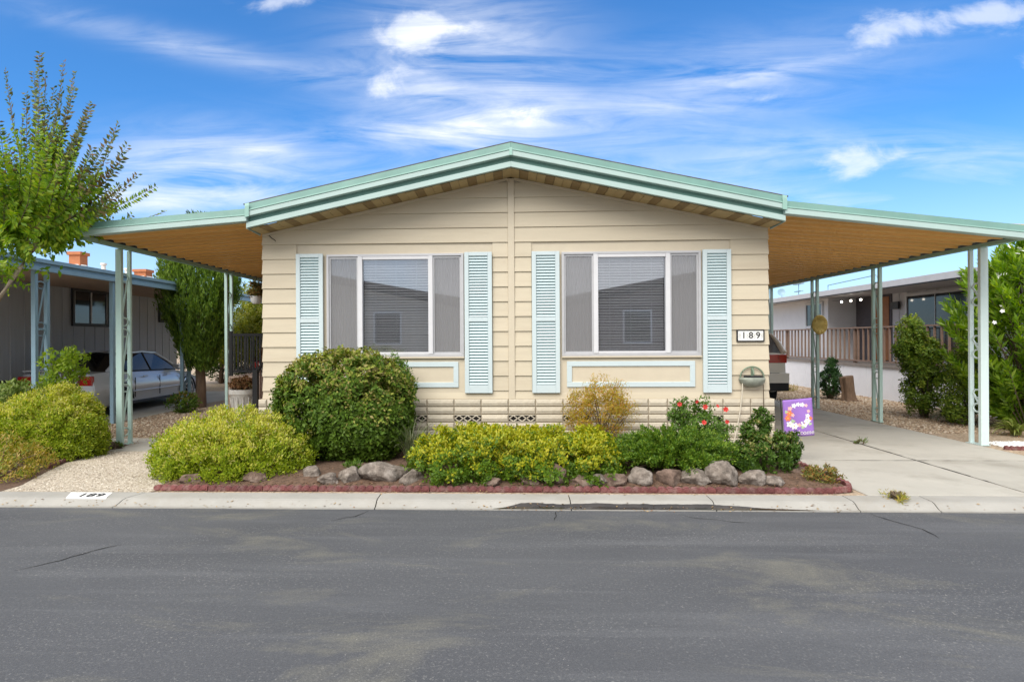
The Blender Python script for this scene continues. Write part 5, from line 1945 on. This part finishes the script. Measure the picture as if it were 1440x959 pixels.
def printed(name, cx, cz, r, m, n=10, petals=5):
    ring = []
    for k in range(n * 2):
        a = 2 * math.pi * k / (n * 2)
        rr = r * (.78 + .22 * math.cos(petals * a))
        x, z = cx + rr * math.cos(a), cz + rr * math.sin(a)
        ring.append((x, fy(x, z) - .003 - (.0015 if name == 'flower_centre' else .0) - .0004 * rnd.random(), z))
    MB().add(ring, [tuple(range(len(ring)))]).build(name, MATS[m], cl)


for cx, cz, r, m, pt in ((.135, .70, .026, 'white print', 5), (.185, .715, .022, 'white print', 5), (.235, .71, .024, 'white print', 5), (.28, .70, .018, 'pink print', 5),
                         (.085, .665, .024, 'pink print', 5), (.075, .60, .036, 'orange print', 6), (.055, .535, .034, 'orange print', 6), (.115, .575, .020, 'pink print', 5),
                         (.075, .455, .036, 'white print', 5), (.130, .43, .040, 'white print', 6), (.115, .495, .022, 'pale green print', 3), (.185, .445, .022, 'pink print', 5),
                         (.245, .46, .036, 'white print', 5), (.285, .50, .034, 'white print', 6), (.29, .565, .024, 'white print', 5), (.305, .625, .018, 'pink print', 5),
                         (.325, .53, .022, 'orange print', 5), (.225, .42, .02, 'pale green print', 3), (.315, .46, .018, 'pale green print', 3), (.04, .62, .018, 'pale green print', 3)):
    printed('printed_flower', cx, cz, r * 1.35, m, petals=pt)
    if r > .03:
        printed('flower_centre', cx, cz + .002, .009, 'yellow print', petals=3)
tx = text_mesh('lettering', 'Welcome', .078, MATS['white print'], cl, (.20, -.040, .345), (R(90), R(-3.5), 0), .0018, .0008, .25)
bpy.context.view_layer.update()
for v_ in tx.data.vertices:
    q_ = tx.matrix_basis @ v_.co
    v_.co = (q_.x, fy(q_.x, q_.z) - .0045, q_.z)
tx.matrix_basis = Matrix.Identity(4)


# ================================================================== RIGHT NEIGHBOUR
M_NWH = mat('white neighbour siding', (0.76, 0.76, 0.78), 0.6, 0.04, 3)
M_NGR = mat('porch shaded white siding', (0.60, 0.59, 0.61), 0.7, 0.05, 3)  # white siding greyed: shade of the deep porch roof is in the colour
M_FASC = mat('pale grey fascia', (0.52, 0.51, 0.52), 0.5, 0.05)
M_RAILB = mat('brown rail paint', (0.20, 0.13, 0.095), 0.6, 0.2, 8)
M_DKPK = mat('dark porch', (0.10, 0.09, 0.10), 0.8, 0.1)
rn = thing('mobile_home', 'white mobile home with a raised porch and brown railing at the right', 'house', (9.9, 0, 0))
xo = -9.9
MB().box(.80, 7.5, 12.4, 17.0, .0, 2.96).build('wall', M_NWH, rn)
MB().box(1.75, 7.5, .5, 12.399, .0, 2.96).build('porch_wall', M_NGR, rn)
for k in range(28):
    y = .7 + k * .41
    if y < 12.3:
        BX('wall_batten', M_NGR, rn, 1.735, 1.7495, y, y + .04, .93, 2.95)
BX('corner_trim', M_RAILB, rn, .76, .84, 16.9, 17.02, .9, 2.96)
BX('deck', mat('deck boards', (0.22, 0.19, 0.17), 0.8, 0.1), rn, -.05, 1.749, .5, 17, .84, .90)
for k in range(14):
    y = .5 + 1.18 * k
    BX('skirting_panel', M_NWH, rn, .0, .03, y + .004, y + 1.172, -.03, .839)
BX('skirting_cap', M_NWH, rn, -.03, -.0005, .5, 17, .80, .8399) if False else None
# roof with fascia
mb = MB()
mb.add([(-.02, .2, 2.965), (8, .2, 2.965), (8, 17.4, 2.965), (-.02, 17.4, 2.965), (-.02, .2, 3.06), (4, .2, 3.30), (8, .2, 3.06), (-.02, 17.4, 3.06), (4, 17.4, 3.30), (8, 17.4, 3.06)],
       [(0, 3, 2, 1), (0, 1, 6, 5, 4), (3, 7, 8, 9, 2), (4, 5, 8, 7), (5, 6, 9, 8), (0, 4, 7, 3), (1, 2, 9, 6)])
mb.build('roof', M_FASC, rn)
BX('fascia', M_FASC, rn, -.07, -.0205, .1, 17.5, 2.94, 3.10, bevel=.004)
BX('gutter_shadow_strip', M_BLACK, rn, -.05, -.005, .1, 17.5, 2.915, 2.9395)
# windows and doors of the porch wall
def nwin(y0, y1, z0, z1, x=1.75, lights=2, bright=.0):
    w = thing('window', None, None, (x, y0, z0))
    w.parent = rn
    W_, H = y1 - y0, z1 - z0
    mb = MB()
    mb.box(-.05, -.001, -.05, W_ + .05, -.05, .03).box(-.05, -.001, -.05, W_ + .05, H - .03, H + .05).box(-.05, -.001, -.05, .03, .031, H - .031).box(-.05, -.001, W_ - .03, W_ + .05, .031, H - .031)
    mb.build('frame', M_ALUW, w)
    for k in range(lights):
        a, b = .035 + (W_ - .07) * k / lights, .035 + (W_ - .07) * (k + 1) / lights
        BX('pane', M_NGL, w, -.02, -.014, a + .012, b - .012, .032, H - .032)
        BX('sash', M_ALU, w, -.035, -.0135, a - .012, a + .0119, .032, H - .032)
    return w


w_ = nwin(7.3, 9.75, .95, 2.85)
BX('curtain', mat('pale grey green curtain', (0.45, 0.50, 0.48), 0.8, 0.1, 20), w_, -.0139, -.0125, 1.27, 2.3, .5, 1.85)
nwin(11.0, 12.2, 2.0, 2.80) if False else None
nwin(12.75, 13.9, 2.02, 2.82, x=.80)
dr = thing('door', None, None, (1.75, 10.55, .91))
dr.parent = rn
BX('frame', M_DKPK, dr, -.03, -.001, -.08, 1.85, 0, 2.05)
BX('leaf', mat('orange brown door', (0.36, 0.14, 0.045), 0.5, 0.15), dr, -.05, -.031, .02, .85, 0.02, 1.98, bevel=.004)
BX('side_panel', M_DKPK, dr, -.045, -.031, .9, 1.8, .02, 1.98)
MB().lathe([(.03, 0), (.03, .04), (.0, .05)], (-.08, .12, .95), 10).build('handle', M_RIM, dr)
# railing
rg_ = thing('railing', None, None, (.02, 0, .90))
rg_.parent = rn
BX('top_rail', M_RAILB, rg_, -.04, .04, 4.9, 16.9, .99, 1.03)
BX('bottom_rail', M_RAILB, rg_, -.02, .02, 4.9, 16.9, .06, .10)
bal = MB().box(-.02, .02, -.02, .02, .101, .989).mesh('baluster', M_RAILB)
pst = MB().box(-.04, .04, -.04, .04, .0, 1.04).mesh('railing_post', M_RAILB)
y = 5.0
k = 0
while y < 16.9:
    o = link_mesh('railing_post' if k % 9 == 0 else 'baluster', pst if k % 9 == 0 else bal, rg_)
    o.location = (0 if k % 9 else .045, y, 0 if k % 9 else -.0)
    y += .245
    k += 1
pl_ = MB().box(-.05, .0, -.16, .16, -.14, .08).build('porch_light', M_BLACK, rn)
pl_.location = (1.70, 10.2, 2.62)
M_BULB = mat('lit bulb', (0.9, 0.9, 0.85), 0.4, 0.0, emit=(1.0, 0.93, 0.80, 2.5))
sl = thing('string_light', 'string of three small lit bulbs under the porch roof of the white home', 'string light', (10.7, 11.0, 2.85))
MB().tube([(0, -1.1, .0), (0, -.5, -.04), (0, 0, -.0), (0, .5, -.04), (0, 1.1, 0)], .006, 5).build('cord', M_BLACK, sl)
for y in (-.55, .0, .55):
    MB().lathe([(.012, .0), (.03, -.02), (.034, -.045), (.02, -.07), (.0, -.075)], (0, y, -.03), 12).build('bulb', M_BULB, sl, smooth=True)
ds = thing('satellite_dish', 'small grey satellite dish on the far end of the white neighbour roof', 'satellite dish', (10.6, 15.7, 3.06))
MB().tube([(0, 0, 0), (0, 0, .22), (-.05, -.05, .30)], .015, 6).build('mast', M_RIM, ds)
d_ = MB().lathe([(.0, .0), (.06, .008), (.11, .025), (.15, .05), (.15, .055), (.10, .034), (.0, .012)], n=20).build('dish', M_BLUE, ds, smooth=True)
d_.location = (-.06, -.08, .32)
d_.rotation_euler = (R(70), R(-25), 0)
an = thing('antenna', 'low dark pipe and flat antenna on the roof of the white neighbour home', 'antenna', (10.1, 11.2, 3.09))
MB().tube([(0, 0, 0), (0, 0, .20), (.0, -2.6, .26), (0, -2.7, .15)], .015, 6).tube([(0, 2.0, 0), (0, 2.0, .42)], .015, 6).box(-.06, .06, 1.7, 2.3, .40, .44).box(-.05, .05, 1.75, 2.25, .15, .18).build('pipe', M_BLUE, an)
og = thing('wall_ornament', 'round golden sun face ornament hung on the middle mint carport post', 'ornament', (7.10, 5.62, 1.93))
rings = [[(r * math.cos(2 * math.pi * k / 24) * 1.0, y, r * math.sin(2 * math.pi * k / 24) * 1.25) for k in range(24)] for r, y in ((.17, -.02), (.18, -.035), (.17, -.05), (.12, -.052), (.11, -.045), (.02, -.06))]
M_GOLD = mat('gold ornament', (0.50, 0.36, 0.11), 0.4, 0.2, 12, 0.4, 30, metal=0.3)
MB().loft(rings).build('disc', M_GOLD, og, smooth=True)
for k in range(10):
    a = 2 * math.pi * k / 10
    MB().tube([(.11 * math.cos(a), -.055, .14 * math.sin(a)), (.155 * math.cos(a), -.055, .19 * math.sin(a))], .01, 5).build('ray', M_GOLD, og)

# ---- plants on the right
PIL = leaf_mat('pruned shrub leaf', [(0.06, 0.115, 0.010), (0.095, 0.17, 0.014), (0.15, 0.23, 0.018), (0.22, 0.29, 0.03)], 0.25)
PILT = leaf_mat('pruned shrub young leaf', [(0.15, 0.22, 0.02), (0.25, 0.30, 0.03), (0.32, 0.34, 0.05)], 0.3)
shrub('pillar_shrub', 'tall pruned pillar shrub in front of the porch between two mint posts', 'shrub',
      [(8.14, 4.0, 1.72, .20, .24, .28), (8.32, 4.0, 1.30, .36, .34, .30), (8.42, 4.0, .98, .36, .34, .30), (8.30, 4.0, .50, .28, .30, .36), (8.02, 4.0, 1.45, .16, .2, .22)], 620, 28, (.06, .026), .085, [PIL, PILT], 121, .4, .45, loc=(8.4, 4.0, 0), spread=.8, jit=.12)
shrub('yellowish_shrub', 'yellow green shrub between the pillar shrub and the oleander', 'shrub',
      [(8.55, 2.9, .95, .33, .35, .62), (8.35, 2.95, .55, .28, .3, .5)], 330, 26, (.06, .024), .085, [PIL, PILT], 122, .6, .55, loc=(8.5, 2.9, 0), spread=.8, jit=.14)
TOP = leaf_mat('topiary leaf', [(0.015, 0.050, 0.012), (0.025, 0.075, 0.016), (0.045, 0.11, 0.02)], 0.15)
shrub('topiary', 'small dark green topiary, round with a cone top, beside the stump', 'shrub',
      [(8.55, 8.0, .42, .29, .29, .34), (8.58, 8.0, .84, .15, .15, .20), (8.58, 8.0, 1.0, .08, .08, .12)], 260, 26, (.05, .022), .055, [TOP], 123, .5, loc=(8.55, 8.0, 0), spread=.7, jit=.06)
stp = thing('tree_stump', 'brown cut tree stump leaning beside the small topiary', 'stump', (8.83, 7.6, 0))
rings = []
for z, r in ((0, .20), (.08, .16), (.25, .145), (.5, .15), (.62, .15)):
    rings.append([(.0 - z * .12 + (r * (1 + .12 * math.sin(5 * a) + .06 * math.sin(11 * a))) * math.cos(a), r * (1 + .12 * math.sin(5 * a)) * math.sin(a), z + (.03 * math.cos(a) if z > .5 else 0)) for a in [2 * math.pi * k / 30 for k in range(30)]])
MB().loft(rings).build('trunk', M_BARK, stp, smooth=True)

OLE = leaf_mat('oleander leaf', [(0.10, 0.19, 0.014), (0.16, 0.28, 0.022), (0.23, 0.36, 0.028), (0.34, 0.44, 0.06)], 0.48, 0.4, 0.45)


def oleander():
    rg = np.random.default_rng(77)
    t = thing('oleander', 'big oleander with long leaves and white flowers at the right picture edge', 'shrub', (9.2, 2.3, 0))
    B = np.array([9.2, 2.3, 0])
    Ps, Ds, Ns, Ls = [], [], [], []
    mb = MB()
    tips = []
    for k in range(520):
        a = rg.uniform(0, 2 * math.pi)
        z = rg.uniform(.30, 3.45)
        prof = 1.35 * math.sin(min(1, .25 + z / 3.2) * math.pi * .62) * (1 if z < 2.2 else max(.25, 1 - ((z - 2.2) / 1.3) ** 2))
        rr = prof * math.sqrt(rg.uniform(.25, 1.1))
        tip = np.array([rr * math.cos(a), rr * math.sin(a) * .9, z])
        base = np.array([rr * .35 * math.cos(a), rr * .35 * math.sin(a), max(.05, z - rg.uniform(.6, 1.2))])
        d = unit(tip - base)
        tips.append((base, tip))
        L = rg.uniform(.35, .6)
        n = 13
        for j in range(n):
            f = j / (n - 1)
            p = tip - d * L * (1 - f)
            for q in range(3):
                b = rg.uniform(0, 2 * math.pi)
                o = unit(np.cross(d, [math.cos(b), math.sin(b), .3]))
                Ps.append(p)
                Ds.append(o * (.95 - .45 * f) + d * (.45 + .5 * f) + np.array([0, 0, .1]))
                Ns.append(d + rg.normal(size=3) * .3)
                Ls.append(rg.uniform(.12, .19))
    P, D, Nn, L = np.array(Ps), np.array(Ds), np.array(Ns), np.array(Ls)
    V, T = leaf_arrays(P, D, Nn, L, L * .27)
    link_mesh('foliage', np_mesh('foliage', V, T, [OLE]), t)
    for b, tp in tips[::4]:
        mb.tube([tuple(b * [.4, .4, .0]), tuple(b), tuple(tp)], [.018, .012, .005], 5)
    mb.build('stem', M_TWIG, t)
    # white flower clusters
    fm = MB()
    for k in range(5):
        a = 2 * math.pi * k / 5
        c, s = math.cos(a), math.sin(a)
        fm.add([(0, 0, 0), (.02 * c - .012 * s, .02 * s + .012 * c, .008), (.034 * c, .034 * s, .006), (.02 * c + .012 * s, .02 * s - .012 * c, .008)], [(0, 1, 2, 3)])
    fme = fm.mesh('flower', mat('white petal', (0.85, 0.84, 0.82), 0.6, 0.03))
    tp = [x[1] for x in tips if x[1][2] > 1.6 and x[1][1] < .4]
    for i in range(13):
        c = tp[(i * 3) % len(tp)] + np.array([0, 0, .03])
        for j in range(5):
            o = link_mesh('flower', fme, t)
            q = c + rg.normal(size=3) * .045
            o.location = tuple(q)
            o.rotation_euler = (R(60) + rg.normal() * .5, rg.normal() * .4, rg.normal() * .8)
            o.scale = [rg.uniform(.9, 1.4)] * 3


oleander()
bg_tree('dense green tree rising behind the oleander at the right edge', 11.3, 2.6, [(0, 0, 2.2, 1.1, 1.0, 1.25), (-.4, .3, 1.0, .8, .8, .8)], 420, 26, (.12, .035), [OLE], 131)
strap_plant('agapanthus', 'broad yellow green strap leaved clump in front of the oleander', 8.33, 1.62, .0, 50, .50, .050, STR_Y, 141, lean=1.0)
strap_plant('agapanthus', 'yellow green strap leaved clump right of the white front post at the picture edge', 8.72, 1.45, .0, 30, .45, .05, STR_Y, 142, lean=1.1)
strap_plant('agapanthus', 'dark strap leaved clump at the foot of the pillar shrub', 8.55, 3.45, .0, 70, .52, .032, STR_D, 143, lean=.95)
strap_plant('agapanthus', 'dark strap leaved clump between pillar shrub and yellowish shrub', 9.0, 4.1, .0, 60, .52, .032, STR_D, 144, lean=.95)
shrub('weed_tuft', 'low yellowing weed tuft in the gravel beyond the third mint post', 'plant', [(8.3, 10.5, .06, .5, .3, .10)], 60, 16, (.07, .012), .1, [GC], 145, .8, loc=(8.3, 10.5, 0))
shrub('weed_tuft', 'green weed tuft growing in the driveway joint by the flag', 'plant', [(5.34, .75, .02, .10, .03, .03)], 9, 12, (.06, .008), .04, [GR], 146, .8, loc=(5.32, .75, 0))
shrub('weed_tuft', 'dry weed tuft in the kerb joint at the right tip of the bed', 'plant', [(3.88, -2.55, .0, .09, .14, .025)], 26, 14, (.05, .007), .04, [GC], 147, .3, loc=(3.88, -2.55, -.02), zmin=-.02)
shrub('weed_tuft', 'tiny weed at the foot of the left front mint post', 'plant', [(-6.0, .20, .03, .06, .05, .05)], 10, 12, (.06, .01), .03, [GR], 148, .8, loc=(-6.0, .2, 0))
shrub('flower_clump', 'small pink and green flower clump by the blue post before the cypress', 'plant', [(-7.5, 5.0, .22, .3, .25, .2)], 70, 18, (.07, .025), .07, [GR, SUC], 149, .6, loc=(-7.5, 5.0, 0))

# ================================================================== LOOSE STUFF
def pebbles(name, poly_boxes, n, smin, smax, m, seed, z=.0):
    rg = np.random.default_rng(seed)
    V0, F0 = ico(1)
    V0 = np.array([tuple(v) for v in V0])
    F0 = np.array(F0)
    area = np.array([(b[1] - b[0]) * (b[3] - b[2]) for b in poly_boxes])
    k = rg.choice(len(poly_boxes), n, p=area / area.sum())
    Bx = np.array(poly_boxes)[k]
    x = rg.uniform(Bx[:, 0], Bx[:, 1])
    y = rg.uniform(Bx[:, 2], Bx[:, 3])
    s = rg.uniform(smin, smax, (n, 1, 1)) * rg.uniform(.6, 1.3, (n, 1, 3)) * [1, 1, .6]
    ang = rg.uniform(0, 6.28, n)
    ca, sa = np.cos(ang)[:, None], np.sin(ang)[:, None]
    Q = V0[None] * (1 + rg.normal(size=(n, len(V0), 1)) * .12) * s
    X = Q[..., 0] * ca - Q[..., 1] * sa + x[:, None]
    Y = Q[..., 0] * sa + Q[..., 1] * ca + y[:, None]
    Z = Q[..., 2] + z
    V = np.stack([X, Y, Z], -1).reshape(-1, 3)
    T = (F0[None] + (np.arange(n) * len(V0))[:, None, None]).reshape(-1, 3)
    return tag(link_mesh(name, np_mesh(name, V, T, [m])), kind='stuff')


PEB = leaf_mat('pebble', [(0.20, 0.14, 0.095), (0.34, 0.25, 0.17), (0.46, 0.36, 0.26), (0.56, 0.49, 0.40)], 0.0, 0.85, 0.2)
PEBW = leaf_mat('white chip', [(0.6, 0.58, 0.55), (0.75, 0.74, 0.72), (0.82, 0.82, 0.80)], 0.0, 0.85, 0.2)
AGP = leaf_mat('aggregate pebble', [(0.20, 0.16, 0.12), (0.40, 0.34, 0.26), (0.55, 0.49, 0.40), (0.66, 0.61, 0.53)], 0.0, 0.8, 0.25)
pebbles('gravel', [(7.05, 9.85, 1.9, 13)], 9000, .012, .030, PEB, 1, -.008)
pebbles('gravel', [(-7.9, -5.25, 1.3, 6.0)], 6000, .012, .030, PEB, 2, -.008)
pebbles('white_gravel', [(7.3, 10.5, .36, 1.0)], 5000, .012, .026, PEBW, 3, -.004)
pebbles('aggregate', [(-5.55, -3.96, -2.42, -1.4), (-5.95, -4.1, -1.4, -.6), (-6.15, -4.25, -.6, 0)], 5200, .006, .013, AGP, 4, -.002)


def litter(name, boxes, n, size, cols, seed, zf):
    rg = np.random.default_rng(seed)
    area = np.array([(b[1] - b[0]) * (b[3] - b[2]) * (b[4] if len(b) > 4 else 1) for b in boxes])
    k = rg.choice(len(boxes), n, p=area / area.sum())
    Bx = np.array([b[:4] for b in boxes])[k]
    x = rg.uniform(Bx[:, 0], Bx[:, 1])
    y = rg.uniform(Bx[:, 2], Bx[:, 3])
    P = np.stack([x, y, np.array([zf(a, b) for a, b in zip(x, y)]) + .004], 1)
    D = rg.normal(size=(n, 3)) * [1, 1, .15]
    V, T = leaf_arrays(P, D, np.array([0, 0, 1.]) + rg.normal(size=(n, 3)) * .3, size * rg.uniform(.5, 1.2, n), size * .4)
    return tag(link_mesh(name, np_mesh(name, V, T, [leaf_mat(name + ' leaf', cols, .1)])), kind='stuff')


def kz(x, y):
    for (y0, z0), (y1, z1) in zip(KP[1:], KP[2:]):
        if y1 <= y <= y0 and y0 != y1:
            return z0 + (z1 - z0) * (y0 - y) / (y0 - y1)
    return -.078 if y < -2.8 else .0


DRY = [(0.30, 0.19, 0.09), (0.42, 0.30, 0.15), (0.22, 0.11, 0.06), (0.50, 0.40, 0.24)]
litter('fallen_leaves', [(-5.4, 5.0, -2.80, -2.70, 3), (-5.4, 3.6, -2.48, -2.36, 2), (-.3, 3.2, -2.83, -2.74, 6)], 330, .035, DRY, 5, kz)
litter('bark_mulch', [(-3.9, 3.5, -2.27, -.1)], 9000, .035, [(0.10, 0.05, 0.03), (0.20, 0.11, 0.06), (0.30, 0.18, 0.10), (0.16, 0.09, 0.06)], 6, lambda x, y: .085 + .03 * mnoise.noise((x * 4 + 1, y * 4, 0)) if y > -2.1 else .045)
litter('leaf_litter', [(-8.0, -6.0, -1.9, .9), (-6.5, -5.9, .3, 1.5), (-8, -5.6, 1.6, 4.0)], 1600, .04, [(0.16, 0.08, 0.05), (0.26, 0.15, 0.08), (0.34, 0.22, 0.12)], 7, lambda x, y: .03 if y < .5 else .012)
litter('leaf_litter', [(8.0, 10.5, 1.0, 5.0), (7.2, 9.7, 5, 9)], 900, .05, [(0.20, 0.09, 0.04), (0.34, 0.18, 0.08), (0.42, 0.28, 0.14)], 8, lambda x, y: .02)

# ================================================================== ACROSS THE STREET (mirrored in the windows)
def far_home(label, x0, x1, y, col, rc):
    m = mat('far siding ' + str(x0), col, 0.7, 0.06, 3)
    t = thing('mobile_home', label, 'house', ((x0 + x1) / 2, y, 0))
    hw = (x1 - x0) / 2
    mb = MB()
    mb.box(-hw + .5, hw - .5, -10, 0, 0, 3.0)
    mb.loft([[(-hw + .5, yy, 3.0), (hw - .5, yy, 3.0), (0, yy, 4.25)] for yy in (-10, 0)])
    mb.build('wall', m, t)
    for s in (-1, 1):
        MB().add([(0, .6, 4.33), (s * hw, .6, 3.12), (s * hw, -10.2, 3.12), (0, -10.2, 4.33), (0, .6, 4.55), (s * hw, .6, 3.34), (s * hw, -10.2, 3.34), (0, -10.2, 4.55)],
                 [(0, 1, 2, 3), (4, 5, 6, 7), (0, 1, 5, 4), (1, 2, 6, 5), (2, 3, 7, 6)]).build('roof', rc, t)
    for wx in (-hw * .45, hw * .45):
        w = thing('window', None, None, (wx, .0, 1.5))
        w.parent = t
        BX('pane', M_NGL, w, -.55, .55, .02, .03, 0, 1.3)
        MB().box(-.62, .62, .001, .05, -.07, 0).box(-.62, .62, .001, .05, 1.3, 1.37).box(-.62, -.55, .001, .05, .001, 1.299).box(.55, .62, .001, .05, .001, 1.299).build('frame', M_WHITE, w)
    return t


far_home('beige mobile home across the street, mirrored in the left window', -15.0, -1.6, -18.0, (0.62, 0.54, 0.42), mat('brown roof', (0.10, 0.075, 0.06), 0.8, 0.2))
far_home('brown mobile home across the street, mirrored in the right window', 1.9, 15.0, -18.0, (0.26, 0.20, 0.16), MATS['brown roof'])
